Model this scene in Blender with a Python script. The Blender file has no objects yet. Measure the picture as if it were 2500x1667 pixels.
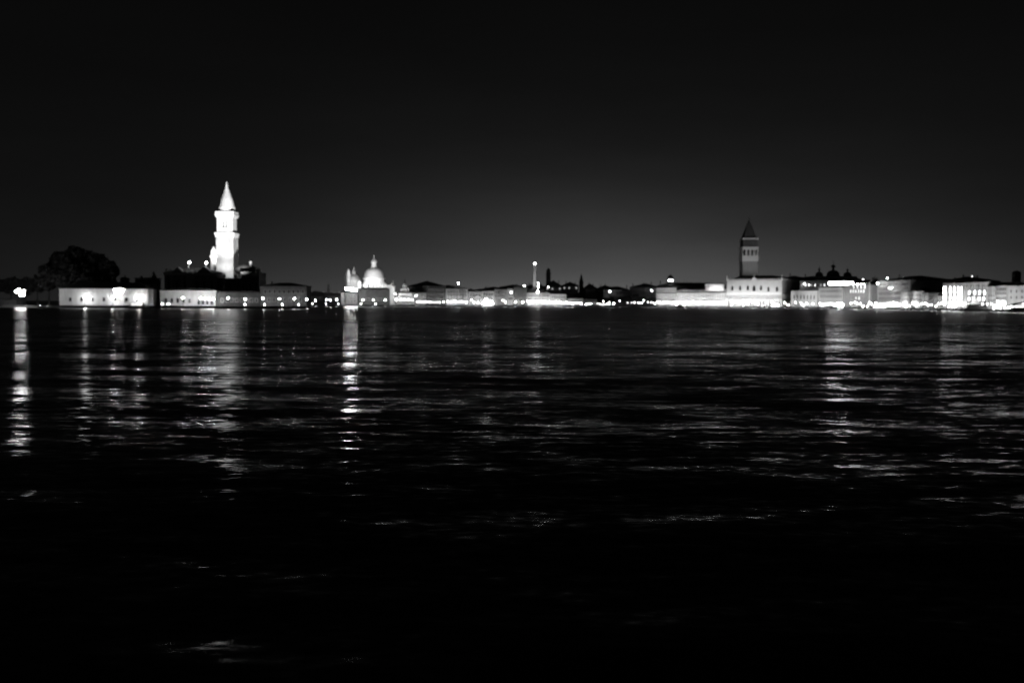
import bpy, math, random
from mathutils import Vector, Matrix
random.seed(7)
S = bpy.context.scene
COL = S.collection

# ------------------------------------------------------------------ camera
F, CX, CY, H = 2431.0, 1250.0, 833.5, 4.0        # focal length in photo pixels, eye height over the lagoon
PITCH = math.atan((CY - 739.5) / F)
ROLL = 0.005
fw = Vector((0, math.cos(PITCH), -math.sin(PITCH)))
r0 = Vector((1, 0, 0)); u0 = Vector((0, math.sin(PITCH), math.cos(PITCH)))
rt = r0 * math.cos(ROLL) + u0 * math.sin(ROLL)
up = u0 * math.cos(ROLL) - r0 * math.sin(ROLL)
cd = bpy.data.cameras.new('camera'); cam = bpy.data.objects.new('camera', cd); COL.objects.link(cam)
m = Matrix((rt, up, -fw)).transposed().to_4x4(); m.translation = (0, 0, H)
cam.matrix_world = m
cd.sensor_width = 36; cd.lens = 36 * F / 2500.0
cd.clip_start = 0.1; cd.clip_end = 60000
cd.dof.use_dof = True; cd.dof.focus_distance = 17.0; cd.dof.aperture_fstop = 1.0; cd.dof.aperture_blades = 0
S.camera = cam

# ------------------------------------------------------------------ render look
S.render.engine = 'CYCLES'
S.view_settings.view_transform = 'Standard'; S.view_settings.look = 'None'
S.view_settings.exposure = 0.0; S.view_settings.gamma = 1.0
S.cycles.use_denoising = True
try: S.cycles.denoiser = 'OPENIMAGEDENOISE'
except Exception: pass
S.cycles.max_bounces = 4; S.cycles.diffuse_bounces = 2; S.cycles.glossy_bounces = 2
S.cycles.sample_clamp_indirect = 4.0; S.cycles.sample_clamp_direct = 0.0
S.cycles.use_light_tree = True
S.cycles.caustics_reflective = False; S.cycles.caustics_refractive = False

# ------------------------------------------------------------------ night sky: faint twilight sky + light dome of the city
W = bpy.data.worlds.new("World"); S.world = W; W.use_nodes = True
nt = W.node_tree; nt.nodes.clear()
def N(t, **k):
    n = nt.nodes.new(t)
    for a, b in k.items(): setattr(n, a, b)
    return n
def MA(op, a, b=None, c=None):
    n = N('ShaderNodeMath', operation=op)
    for i, v in enumerate((a, b, c)):
        if v is None: continue
        if isinstance(v, (int, float)): n.inputs[i].default_value = v
        else: nt.links.new(v, n.inputs[i])
    return n.outputs[0]
tc = N('ShaderNodeTexCoord'); nv = N('ShaderNodeVectorMath', operation='NORMALIZE'); nt.links.new(tc.outputs['Generated'], nv.inputs[0])
sx = N('ShaderNodeSeparateXYZ'); nt.links.new(nv.outputs[0], sx.inputs[0])
el = MA('MAXIMUM', MA('ARCSINE', sx.outputs['Z']), 0.0)
az = MA('ARCTAN2', sx.outputs['X'], sx.outputs['Y'])
def glow(a0, sig, fold, amp):
    d = MA('DIVIDE', MA('SUBTRACT', az, a0), sig)
    g = MA('EXPONENT', MA('MULTIPLY', MA('MULTIPLY', d, d), -0.5))
    e = MA('EXPONENT', MA('MULTIPLY', el, -1.0 / fold))
    return MA('MULTIPLY', MA('MULTIPLY', g, e), amp)
R = math.radians
g1 = glow(R(6.5), R(12.5), R(2.9), 0.115)
g2 = glow(R(0.0), R(60.0), R(8.5), 0.007)
ns = N('ShaderNodeTexNoise'); ns.inputs['Scale'].default_value = 3.0; ns.inputs['Detail'].default_value = 4.0
mp = N('ShaderNodeMapping'); mp.inputs['Scale'].default_value = (1, 1, 5); nt.links.new(nv.outputs[0], mp.inputs[0]); nt.links.new(mp.outputs[0], ns.inputs['Vector'])
cl = MA('MULTIPLY_ADD', ns.outputs['Fac'], 0.8, 0.6)
sky = N('ShaderNodeTexSky'); sky.sky_type = 'NISHITA'; sky.sun_disc = False
sky.sun_elevation = R(-6.0); sky.sun_rotation = R(20); 
bw = N('ShaderNodeRGBToBW'); nt.links.new(sky.outputs[0], bw.inputs[0])
tot = MA('ADD', MA('MULTIPLY', MA('ADD', g1, g2), cl), 0.0017)
tot = MA('ADD', tot, MA('MULTIPLY', bw.outputs[0], 0.002))
bg = N('ShaderNodeBackground'); bg.inputs['Strength'].default_value = 1.0
cmb = N('ShaderNodeCombineColor')
for i in range(3): nt.links.new(tot, cmb.inputs[i])
nt.links.new(cmb.outputs[0], bg.inputs['Color'])
out = N('ShaderNodeOutputWorld'); nt.links.new(bg.outputs[0], out.inputs['Surface'])

# ------------------------------------------------------------------ photo pixel -> world
def ray(x, y): return fw * F + rt * (x - CX) + up * (CY - y)
def P(x, y, D):
    d = ray(x, y); t = D / d.y
    return Vector((d.x * t, D, H + d.z * t))
def zat(x, y, D): return P(x, y, D).z
GZ = 1.3                                          # height of the quays above the water
def interp(tab, x):
    if x <= tab[0][0]: return tab[0][1]
    for (a, b), (c, d) in zip(tab, tab[1:]):
        if x <= c: return b + (d - b) * (x - a) / (c - a)
    return tab[-1][1]
SG = [(-400, 552), (762, 566)]
MAIN = [(826, 935), (1010, 950), (1180, 1010), (1430, 1120), (1600, 1160), (1774, 1105), (1908, 1065), (2000, 1000), (2200, 820), (2350, 700), (2500, 600), (2800, 470)]
GIU = [(740, 900), (840, 900)]
def shore(x, tab=MAIN): return interp(tab, x)

# ------------------------------------------------------------------ materials (all procedural, all neutral grey: the photo is black and white)
MATS = {}
def mat(name, base, var=0.25, scale=0.35, rough=0.85, vert=False, spec=0.2):
    if name in MATS: return MATS[name]
    m = bpy.data.materials.new(name); m.use_nodes = True
    t = m.node_tree; b = t.nodes['Principled BSDF']
    g = t.nodes.new('ShaderNodeNewGeometry')
    mpn = t.nodes.new('ShaderNodeMapping'); t.links.new(g.outputs['Position'], mpn.inputs[0])
    if vert: mpn.inputs['Scale'].default_value = (1.6, 1.6, 0.35)
    n1 = t.nodes.new('ShaderNodeTexNoise'); n1.inputs['Scale'].default_value = scale; n1.inputs['Detail'].default_value = 6; n1.inputs['Roughness'].default_value = 0.65
    t.links.new(mpn.outputs[0], n1.inputs['Vector'])
    cr = t.nodes.new('ShaderNodeMapRange'); cr.inputs['From Min'].default_value = 0.3; cr.inputs['From Max'].default_value = 0.7
    cr.inputs['To Min'].default_value = base * (1 - var); cr.inputs['To Max'].default_value = min(0.9, base * (1 + var))
    t.links.new(n1.outputs['Fac'], cr.inputs['Value']); t.links.new(cr.outputs[0], b.inputs['Base Color'])
    b.inputs['Roughness'].default_value = rough; b.inputs['Specular IOR Level'].default_value = spec
    MATS[name] = m; return m
def emis(name, s):
    if name in MATS: return MATS[name]
    m = bpy.data.materials.new(name); m.use_nodes = True; b = m.node_tree.nodes['Principled BSDF']
    b.inputs['Base Color'].default_value = (0.6, 0.6, 0.6, 1); b.inputs['Emission Color'].default_value = (1, 1, 1, 1); b.inputs['Emission Strength'].default_value = s
    MATS[name] = m; return m
STONE = mat('istrian_stone', 0.58, 0.12, vert=True)
PALE = mat('pale_plaster', 0.58, 0.16, vert=True)
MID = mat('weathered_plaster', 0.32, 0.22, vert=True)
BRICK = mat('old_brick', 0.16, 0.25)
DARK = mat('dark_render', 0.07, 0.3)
ROOF = mat('roof_tiles', 0.055, 0.35, scale=2.0)
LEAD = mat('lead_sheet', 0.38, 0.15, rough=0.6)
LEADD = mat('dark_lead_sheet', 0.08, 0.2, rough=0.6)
GLASSD = mat('dark_window', 0.02, 0.2, rough=0.3, spec=0.5)
IRON = mat('painted_iron', 0.03, 0.2, rough=0.5)
PAVE = mat('paving', 0.22, 0.25)
SOIL = mat('soil', 0.05, 0.3)
LEAF = mat('foliage', 0.04, 0.5, scale=0.8, rough=0.7)
BARK = mat('bark', 0.05, 0.3)
HULLD = mat('dark_hull', 0.04, 0.3, rough=0.4)
HULLW = mat('white_hull', 0.7, 0.08, rough=0.4)
TIMBER = mat('wet_timber', 0.06, 0.3)
LITW = emis('lit_window', 2.2); LITD = emis('dim_lit_window', 0.55); LITB = emis('bright_lit_window', 12.0); LITX = emis('blazing_terrace', 55.0)

# ------------------------------------------------------------------ mesh builder
class MB:
    def __init__(s): s.v = []; s.f = []
    def add(s, vs, fs):
        o = len(s.v); s.v += [tuple(v) for v in vs]; s.f += [tuple(i + o for i in f) for f in fs]; return s
    def box(s, x0, x1, y0, y1, z0, z1):
        return s.add([(x0,y0,z0),(x1,y0,z0),(x1,y1,z0),(x0,y1,z0),(x0,y0,z1),(x1,y0,z1),(x1,y1,z1),(x0,y1,z1)],
                     [(0,3,2,1),(4,5,6,7),(0,1,5,4),(1,2,6,5),(2,3,7,6),(3,0,4,7)])
    def frustum(s, cx, cy, z0, z1, a0, a1, b0=None, b1=None):
        b0 = a0 if b0 is None else b0; b1 = a1 if b1 is None else b1
        return s.add([(cx-a0,cy-b0,z0),(cx+a0,cy-b0,z0),(cx+a0,cy+b0,z0),(cx-a0,cy+b0,z0),(cx-a1,cy-b1,z1),(cx+a1,cy-b1,z1),(cx+a1,cy+b1,z1),(cx-a1,cy+b1,z1)],
                     [(0,3,2,1),(4,5,6,7),(0,1,5,4),(1,2,6,5),(2,3,7,6),(3,0,4,7)])
    def lathe(s, prof, n=16, cx=0, cy=0, rot=0.0):
        vs = []; fs = []
        for r, z in prof:
            for k in range(n):
                a = rot + 2 * math.pi * k / n; vs.append((cx + r * math.cos(a), cy + r * math.sin(a), z))
        for i in range(len(prof) - 1):
            for k in range(n):
                k2 = (k + 1) % n; fs.append((i*n+k, i*n+k2, (i+1)*n+k2, (i+1)*n+k))
        fs.append(tuple(reversed(range(n)))); fs.append(tuple((len(prof)-1)*n + k for k in range(n)))
        return s.add(vs, fs)
    def prism(s, pts, y0, y1):                     # polygon in x,z pushed through y
        n = len(pts)
        return s.add([(x, y0, z) for x, z in pts] + [(x, y1, z) for x, z in pts],
                     [tuple(range(n)), tuple(reversed(range(n, 2*n)))] + [(i, i+n, (i+1) % n + n, (i+1) % n) for i in range(n)])
    def hip(s, x0, x1, y0, y1, z0, zr, inset=None, th=0.35):
        ins = min((y1-y0)/2, (x1-x0)/2 - 0.2) if inset is None else inset
        ym = (y0+y1)/2
        s.box(x0, x1, y0, y1, z0, z0+th); z = z0+th+0.003
        return s.add([(x0,y0,z),(x1,y0,z),(x1,y1,z),(x0,y1,z),(x0+ins,ym,zr),(x1-ins,ym,zr)],
                     [(0,3,2,1),(0,1,5,4),(2,3,4,5),(1,2,5),(3,0,4)])
    def arcade(s, x0, x1, z0, z1, n, y0, y1, open_w=0.68, rise=None, top=0.6, seg=8, pointed=False):
        bw_ = (x1-x0)/n; hw = bw_*open_w/2
        for i in range(n):
            a = x0 + i*bw_; b = a + bw_; c = (a+b)/2
            rz = hw*(1.25 if pointed else 1.0); sp = max(z0+0.1, z1 - top - rz)
            s.box(a, c-hw, y0, y1, z0, z1); s.box(c+hw, b, y0, y1, z0, z1)
            pts = []
            for k in range(seg+1):
                t = math.pi*(1 - k/seg); xx = c + hw*math.cos(t); zz = sp + rz*(math.sin(t) if not pointed else (1-abs(math.cos(t))**1.6))
                pts.append((xx, min(zz, z1-0.05)))
            for p, q in zip(pts, pts[1:]):
                s.add([(p[0],y0,p[1]),(q[0],y0,q[1]),(q[0],y0,z1),(p[0],y0,z1),(p[0],y1,p[1]),(q[0],y1,q[1])],
                      [(0,1,2,3),(0,4,5,1)])
        return s
    def mesh(s, name, mt, smooth=False):
        me = bpy.data.meshes.new(name); me.from_pydata(s.v, [], s.f); me.materials.append(mt); me.update()
        if smooth:
            for p in me.polygons: p.use_smooth = True
        return me
    def build(s, name, mt, parent=None, loc=(0,0,0), smooth=False):
        o = bpy.data.objects.new(name, s.mesh(name, mt, smooth)); COL.objects.link(o); o.location = loc
        if parent: o.parent = parent
        return o
def use(name, me, parent, loc=(0,0,0), rz=0.0, scale=None):
    o = bpy.data.objects.new(name, me); COL.objects.link(o); o.location = loc; o.rotation_euler = (0,0,rz); o.parent = parent
    if scale: o.scale = scale
    return o
def thing(name, label, cat, loc=(0,0,0), rz=0.0, group=None):
    o = bpy.data.objects.new(name, None); COL.objects.link(o); o.location = loc; o.rotation_euler = (0,0,rz)
    o['label'] = label; o['category'] = cat
    if group: o['group'] = group
    return o
def tag(o, label, cat, group=None):
    o['label'] = label; o['category'] = cat
    if group: o['group'] = group
    return o
def copy_tree(o, parent=None):
    c = o.copy(); COL.objects.link(c); c.parent = parent
    for ch in list(o.children): copy_tree(ch, c)
    return c
def structure(o): o['kind'] = 'structure'; return o

# ------------------------------------------------------------------ lights of the place and added facade fills
def spot(loc, target, watts, size=60, radius=0.6, blend=0.6):
    l = bpy.data.lights.new('floodlight', 'SPOT'); l.energy = watts; l.spot_size = R(size); l.spot_blend = blend; l.shadow_soft_size = radius  # name shared by the monuments' floodlights and the added facade fills
    o = bpy.data.objects.new('floodlight', l); COL.objects.link(o); o.location = loc
    d = Vector(target) - Vector(loc); o.rotation_euler = d.to_track_quat('-Z', 'Y').to_euler()
    return o

# ------------------------------------------------------------------ water, quays, land
wm = bpy.data.materials.new('lagoon_water'); wm.use_nodes = True
t = wm.node_tree; t.nodes.clear()
def wn(ty, **k):
    n = t.nodes.new(ty)
    for a, v in k.items(): setattr(n, a, v)
    return n
def wmath(op, a, b_=None, c=None, clamp=False):
    n = wn('ShaderNodeMath', operation=op); n.use_clamp = clamp
    for i, v in enumerate((a, b_, c)):
        if v is None: continue
        if isinstance(v, (int, float)): n.inputs[i].default_value = v
        else: t.links.new(v, n.inputs[i])
    return n.outputs[0]
geo = wn('ShaderNodeNewGeometry')
def wave(lam, stretch, rot, detail, seed):
    mpn = wn('ShaderNodeMapping'); mpn.inputs['Rotation'].default_value = (0, 0, R(rot)); mpn.inputs['Scale'].default_value = (1/(lam*stretch), 1/lam, 1); mpn.inputs['Location'].default_value = (seed, seed*1.7, seed*0.3)
    t.links.new(geo.outputs['Position'], mpn.inputs[0])
    n = wn('ShaderNodeTexNoise'); n.inputs['Scale'].default_value = 1.0; n.inputs['Detail'].default_value = detail; n.inputs['Roughness'].default_value = 0.5
    t.links.new(mpn.outputs[0], n.inputs['Vector'])
    s = wn('ShaderNodeSeparateColor'); t.links.new(n.outputs['Color'], s.inputs[0])
    return wmath('SUBTRACT', s.outputs[0], 0.5), wmath('SUBTRACT', s.outputs[1], 0.5)
WR0, WR1 = 0.17, 0.275                              # the water is rougher out in the wind
WAVES = [  # wavelength, stretch along the crest, rotation, detail, slope x, slope y, patchy
    (8.0, 2.2, -9, 1, 0.05, 0.12, 0),
    (2.4, 2.6, 8, 1, 0.09, 0.27, 0),
    (0.7, 2.4, -12, 2, 0.12, 0.38, 1),
    (0.2, 1.8, 12, 2, 0.12, 0.30, 1)]
pm = wn('ShaderNodeMapping'); pm.inputs['Scale'].default_value = (1/60, 1/22, 1); pm.inputs['Rotation'].default_value = (0, 0, R(-8)); t.links.new(geo.outputs['Position'], pm.inputs[0])
pn = wn('ShaderNodeTexNoise'); pn.inputs['Scale'].default_value = 1.0; pn.inputs['Detail'].default_value = 2; t.links.new(pm.outputs[0], pn.inputs['Vector'])
pr = wn('ShaderNodeMapRange'); pr.inputs['From Min'].default_value = 0.38; pr.inputs['From Max'].default_value = 0.62; pr.inputs['To Min'].default_value = 0.6; pr.inputs['To Max'].default_value = 1.15
t.links.new(pn.outputs['Fac'], pr.inputs['Value'])
X = Y = None
for i, (lam, st, ro, de, ax, ay, pat) in enumerate(WAVES):
    a, c = wave(lam, st, ro, de, 3.1 + 7.7 * i)
    a = wmath('MULTIPLY', a, ax); c = wmath('MULTIPLY', c, ay)
    if pat: a = wmath('MULTIPLY', a, pr.outputs[0]); c = wmath('MULTIPLY', c, pr.outputs[0])
    X = a if X is None else wmath('ADD', X, a); Y = c if Y is None else wmath('ADD', Y, c)
cx_ = wn('ShaderNodeCombineXYZ'); t.links.new(X, cx_.inputs[0]); t.links.new(Y, cx_.inputs[1]); cx_.inputs[2].default_value = 1
Y = wmath('ADD', Y, -0.034)                        # wind-driven waves: steeper faces towards this shore
t.links.new(Y, cx_.inputs[1])
nn = wn('ShaderNodeVectorMath', operation='NORMALIZE'); t.links.new(cx_.outputs[0], nn.inputs[0]); 
gy = wn('ShaderNodeSeparateXYZ'); t.links.new(geo.outputs['Position'], gy.inputs[0])
rr = wn('ShaderNodeMapRange'); rr.inputs['From Min'].default_value = 10; rr.inputs['From Max'].default_value = 220; rr.inputs['To Min'].default_value = WR0; rr.inputs['To Max'].default_value = WR1
t.links.new(gy.outputs[1], rr.inputs['Value'])
gls = wn('ShaderNodeBsdfGlossy'); gls.distribution = 'BECKMANN'; t.links.new(rr.outputs[0], gls.inputs['Roughness']); t.links.new(nn.outputs[0], gls.inputs['Normal'])
gls.inputs['Color'].default_value = (.6, .6, .6, 1)
fr_ = wn('ShaderNodeFresnel'); fr_.inputs['IOR'].default_value = 1.33; t.links.new(nn.outputs[0], fr_.inputs['Normal'])
dfb = wn('ShaderNodeBsdfDiffuse'); dfb.inputs['Color'].default_value = (.002, .002, .002, 1)
mx = wn('ShaderNodeMixShader'); t.links.new(fr_.outputs[0], mx.inputs[0]); t.links.new(dfb.outputs[0], mx.inputs[1]); t.links.new(gls.outputs[0], mx.inputs[2])
wo_ = wn('ShaderNodeOutputMaterial'); t.links.new(mx.outputs[0], wo_.inputs['Surface'])

water = MB().add([(-30000,-3000,0),(30000,-3000,0),(30000,45000,0),(-30000,45000,0)], [(0,1,2,3)]).build('lagoon_water', wm); structure(water)

def land(name, tab, xa, xb, back, mt=PAVE, step=20):
    front = []; x = xa
    while x <= xb + 0.1:
        D = shore(x, tab); p = P(x, 748, D); front.append((p.x, D)); x += step
    n = len(front); backp = [(front[-1][0]*1.6, back), (front[0][0]*1.6, back)]
    pts = front + backp
    m_ = MB(); k = len(pts)
    m_.add([(x, y, GZ) for x, y in pts] + [(x, y, -2) for x, y in pts], [tuple(range(k))] + [(i, i+k, (i+1) % k + k, (i+1) % k) for i in range(k)])
    o = m_.build(name, mt); structure(o)
    e = MB()                                        # stone kerb along the water, proud of the paving, unlit darkness put into colour
    for (ax, ay), (bx, by) in zip(front, front[1:]):
        e.add([(ax, ay-0.12, GZ-0.3),(bx, by-0.12, GZ-0.3),(bx, by-0.12, GZ+0.12),(ax, ay-0.12, GZ+0.12),(ax, ay+0.45, GZ+0.12),(bx, by+0.45, GZ+0.12)], [(0,1,2,3),(3,2,5,4)])
    structure(e.build('quay_edge', mat('unlit_kerb_stone', .07, .3)))
    return o
land('island_quay', SG, -300, 762, 760, mat('dark_paving', .08, .3))
land('main_quay', MAIN, 826, 2800, 3000)
land('far_quay', GIU, 700, 824, 1600)

# ------------------------------------------------------------------ windows
WIN = {}
def win_mesh(w, h, kind, arch):
    k = (round(w, 1), round(h, 1), kind, arch)
    if k in WIN: return WIN[k]
    w, h = k[0], k[1]
    def outline(a, hh, z0=0.0):
        if not arch: return [(-a, z0), (a, z0), (a, z0+hh), (-a, z0+hh)]
        pts = [(-a, z0), (a, z0)]; sp = z0 + hh - a
        for j in range(9):
            tt = math.pi * j / 8; r = a
            pts.append((a*math.cos(tt), sp + (r*math.sin(tt) if arch == 1 else 1.5*r*(1-abs(math.cos(tt))**1.5)*0.9)))
        return pts
    pane = MB().prism(outline(w/2, h), -0.05, 0.0)
    o1 = outline(w/2 + 0.22, h + 0.4, -0.2); o2 = outline(w/2, h)
    fr = MB(); n = len(o1)
    fr.add([(x, -0.16, z) for x, z in o1] + [(x, -0.16, z) for x, z in o2] + [(x, 0, z) for x, z in o1] + [(x, -0.04, z) for x, z in o2],
           [(i, (i+1) % n, (i+1) % n + n, i+n) for i in range(n)] + [(i, i+2*n, (i+1) % n + 2*n, (i+1) % n) for i in range(n)] + [(i+n, (i+1) % n + n, (i+1) % n + 3*n, i+3*n) for i in range(n)])
    mt = {'dark': GLASSD, 'lit': LITW, 'dim': LITD, 'bright': LITB, 'blaze': LITX}[kind]
    WIN[k] = (pane.mesh('window', mt), fr.mesh('frame', STONE)); return WIN[k]

CURRENT = {}
class Facade:
    """a building front running from (x0,D0) to (x1,D1); local x along the front, y into depth"""
    def __init__(s, name, label, cat, x0, x1, D0, D1, group=None, zg=GZ):
        a = P(x0, 748, D0); c = P(x1, 748, D1); s.x0, s.x1, s.D0, s.D1 = x0, x1, D0, D1
        s.o = Vector((a.x, D0, zg)); d = Vector((c.x-a.x, D1-D0, 0)); s.L = d.length; s.u = d.normalized(); s.n = Vector((-s.u.y, s.u.x, 0))
        s.rz = math.atan2(s.u.y, s.u.x); s.zg = zg
        s.root = thing(name, label, cat, s.o, s.rz, group)
    def uz(s, x, y, v=0.0):
        """photo pixel -> local (x,z) on the plane at depth v"""
        d = ray(x, y); c = Vector((0,0,H)); q = s.o + s.n*v
        tt = (q - c).dot(s.n) / d.dot(s.n); p = c + d*tt
        return (p - s.o).dot(s.u), p.z - s.zg
    def m(s, px):                                     # photo pixels -> metres at the facade
        return px * (s.D0+s.D1) / 2 / F
    def win(s, x, y, w, h, kind='dark', arch=0):       # y = centre of the window
        if kind == 'dark' and s.D0 > 650 and w < 1.6: w *= 1.4
        u, z = s.uz(x, y); me = win_mesh(w, h, kind, arch)
        if u - w/2 < 0.1 or u + w/2 > s.L - 0.1 or z - h/2 < 0.1: u = min(max(u, w/2+0.3), s.L-w/2-0.3); z = max(z, h/2+0.15)
        wo = use('window', me[0], s.root, (u, -0.004, z-h/2)); use('frame', me[1], wo)
        return wo
    def row(s, y, xa, xb, n, w, h, kind='dark', arch=0, skip=()):
        for i in range(n):
            if i in skip: continue
            k = kind if isinstance(kind, str) else kind[i % len(kind)]
            xx = xa + (xb-xa)*(i+0.5)/n
            yy = y if not isinstance(y, tuple) else y[0] + (y[1]-y[0])*(i+0.5)/n
            s.win(xx, yy, w, h, k, arch)

def bld(name, label, x0, x1, ytop, roofy=None, D=None, setback=14, depth=22, mt=PALE, tab=MAIN, cat='building', group=None, chim=(), rows=(), cornice=True, inset=None, roofmat=None):
    D0, D1 = D if D else (shore(x0, tab)+setback, shore(x1, tab)+setback)
    f = Facade(name, label, cat, x0, x1, D0, D1, group)
    xm = (x0+x1)/2; z = f.uz(xm, ytop)[1]; f.z = z
    MB().box(0, f.L, 0, depth, 0, z).build('wall', mt, f.root)
    if cornice: MB().box(-0.25, f.L+0.25, -0.35, depth+0.2, z+0.003, z+0.45).build('cornice', STONE if mt in (PALE, STONE) else mt, f.root)
    if roofy is not None:
        zr = f.uz(xm, roofy, depth/2)[1]
        rf = MB().hip(-0.5, f.L+0.5, -0.6, depth+0.6, z+0.46, max(zr, z+1.2), inset).build('roof', roofmat or ROOF, f.root)
        for cxp, cyp in chim:
            u, zz = f.uz(cxp, cyp, depth/2); u = min(max(u, 1), f.L-1)
            c = MB(); c.box(-0.45, 0.45, -0.4, 0.4, min(z+0.5, zz-3), zz-0.9); c.frustum(0, 0, zz-0.9, zz, 0.45, 0.85)
            c.build('chimney', BRICK, f.root, (u, depth/2, 0))
    for r_ in rows: f.row(*r_)
    return f

# ================================================================== SAN GIORGIO SIDE (left)
# --- long low boathouse with three wall lamps
f = bld('boathouse', 'long low pale boathouse on the far left island quay under three lamps', 145, 361, 707, 689, D=(566, 568), depth=16, mt=PALE, tab=SG, roofmat=ROOF,
        rows=[(731, 158, 350, 7, 1.5, 2.2, 'dark', 0)])
MB().box(0.5, f.L-0.5, -0.2, -0.01, 0, 1.0).build('plinth', STONE, f.root)
# --- dark house between the boathouse and the church
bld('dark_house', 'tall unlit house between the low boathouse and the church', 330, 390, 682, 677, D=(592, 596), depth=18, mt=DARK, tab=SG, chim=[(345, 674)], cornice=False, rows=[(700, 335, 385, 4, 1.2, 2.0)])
# --- church front quay range with lamps
f = bld('quay_house', 'low pale quay building under the church, brightly lit by its lamps', 391, 527, 711, None, D=(576, 580), depth=14, mt=PALE, tab=SG,
        rows=[((733, 734), 398, 470, 5, 1.4, 2.6, 'dark', 1), (739, 480, 522, 4, 1.4, 2.4, 'dark', 0)])
MB().hip(-0.4, f.L+0.4, -0.5, 14.5, f.z+0.46, f.z+2.0).build('roof', ROOF, f.root)
# --- church
C = Facade('church', 'big dim brick church with a dark dome beside the floodlit bell tower', 'church', 402, 636, 606, 610)
def cu(x, y, v=0): return C.uz(x, y, v)
u1 = cu(532, 700)[0]; zn = cu(470, 668)[1]
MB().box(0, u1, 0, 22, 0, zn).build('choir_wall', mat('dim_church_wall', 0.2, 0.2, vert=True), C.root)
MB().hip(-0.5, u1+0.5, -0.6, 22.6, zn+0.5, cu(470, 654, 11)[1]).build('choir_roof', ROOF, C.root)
MB().box(-0.4, u1+0.3, -0.5, 0.0, zn-0.9, zn+0.45).build('cornice', STONE, C.root)
for px_ in (404, 420, 444, 461, 473, 490, 508, 526):
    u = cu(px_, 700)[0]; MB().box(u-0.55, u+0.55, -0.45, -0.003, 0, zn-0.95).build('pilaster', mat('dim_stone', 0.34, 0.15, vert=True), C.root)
for px_ in (412, 432, 452, 481, 499, 517):
    u, z = cu(px_, 695); me = win_mesh(2.0, 5.0, 'dark', 1); wo = use('window', me[0], C.root, (u, -0.004, z-2.5)); use('frame', me[1], wo)
u2, zb = cu(640, 700)[0], cu(600, 664)[1]
zh = cu(545, 681)[1]
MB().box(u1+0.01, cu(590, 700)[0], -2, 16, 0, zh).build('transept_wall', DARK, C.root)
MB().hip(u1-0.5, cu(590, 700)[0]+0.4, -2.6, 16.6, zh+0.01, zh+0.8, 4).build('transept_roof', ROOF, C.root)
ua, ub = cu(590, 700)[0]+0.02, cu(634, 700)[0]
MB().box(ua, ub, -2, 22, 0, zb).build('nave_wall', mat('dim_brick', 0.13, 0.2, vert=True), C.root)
for px_ in (596, 612, 627):
    u, z = cu(px_, 700); me = win_mesh(1.8, 4.6, 'dark', 1); wo = use('window', me[0], C.root, (u, -2.004, z-2.3)); use('frame', me[1], wo)
# apse, gables and finials that break the roofline
ua_, za_ = cu(466, 673, 0)
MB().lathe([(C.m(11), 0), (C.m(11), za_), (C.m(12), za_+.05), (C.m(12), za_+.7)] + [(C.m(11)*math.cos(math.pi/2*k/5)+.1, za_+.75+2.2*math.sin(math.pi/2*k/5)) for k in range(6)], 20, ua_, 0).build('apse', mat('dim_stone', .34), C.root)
for pa, pb, py_ in ((422, 446, 652), (484, 512, 650)):
    a_, b2_ = cu(pa, 690)[0], cu(pb, 690)[0]; zt_ = cu((pa+pb)/2, py_)[1]
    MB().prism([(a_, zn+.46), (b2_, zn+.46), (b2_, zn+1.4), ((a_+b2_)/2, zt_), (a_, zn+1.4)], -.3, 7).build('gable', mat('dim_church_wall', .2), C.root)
for k, pq in enumerate((406, 416, 428, 440, 452, 478, 496, 514, 526)):
    MB().lathe([(.4, zn+.46), (.4, zn+1.2), (.22, zn+1.3), (.38, zn+2.0), (.06, zn+3.2)], 6, cu(pq, 690)[0], .4).build('finial', STONE, C.root)
for pq, py_ in ((395+12, 660), (536, 675), (575, 676), (612, 642)):
    u_, z_ = cu(pq, py_, 8); MB().box(u_-.6, u_+.6, 7.4, 8.6, z_-6, z_).frustum(u_, 8, z_+.003, z_+.9, .6, .9).build('chimney', BRICK, C.root)
# dome, dark
ud = cu(601, 660, 12)[0]; zd = cu(601, 645, 12)[1]; rd = C.m(27)
prof = [(rd, zb-0.5), (rd, zb+1.0), (rd*1.06, zb+1.05), (rd*1.06, zb+1.4)]
for k in range(0, 9):
    a = math.pi/2*k/8; prof.append((max(rd*math.cos(a), 0.3), zb+1.45+(zd-zb-1.5)*math.sin(a)))
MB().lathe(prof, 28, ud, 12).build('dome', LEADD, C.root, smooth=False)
def turret(root, u, v, z0, z1, r, mt=STONE, name='turret'):
    h = z1-z0
    o = MB().lathe([(r*1.15, z0), (r*1.15, z0+h*0.06), (r*0.95, z0+h*0.08), (r*0.9, z0+h*0.6), (r*1.25, z0+h*0.62), (r*1.25, z0+h*0.67), (r*0.9, z0+h*0.69), (r*0.98, z0+h*0.76), (r*0.8, z0+h*0.86), (r*0.3, z0+h*0.94), (0.12, z0+h)], 14, u, v).build(name, mt, root)
    return o
ut, zt = cu(630, 652, 8); turret(C.root, ut, 8, cu(630, 690)[1], zt, C.m(7.0))
ut2, zt2 = cu(521, 602, 10); turret(C.root, ut2, 10, zn, zt2, C.m(7.5))
for px_, py_ in ((460, 636), (502, 636)):
    u, z = cu(px_, py_, 6); st = MB().lathe([(0.9, zn), (0.9, zn+1.6), (0.5, zn+1.7), (0.7, zn+2.8), (0.55, zn+4.0), (0.2, zn+4.4), (0.35, zn+4.8), (0.1, zn+5.3)], 8, u, 6).build('roof_statue', STONE, C.root)

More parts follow.
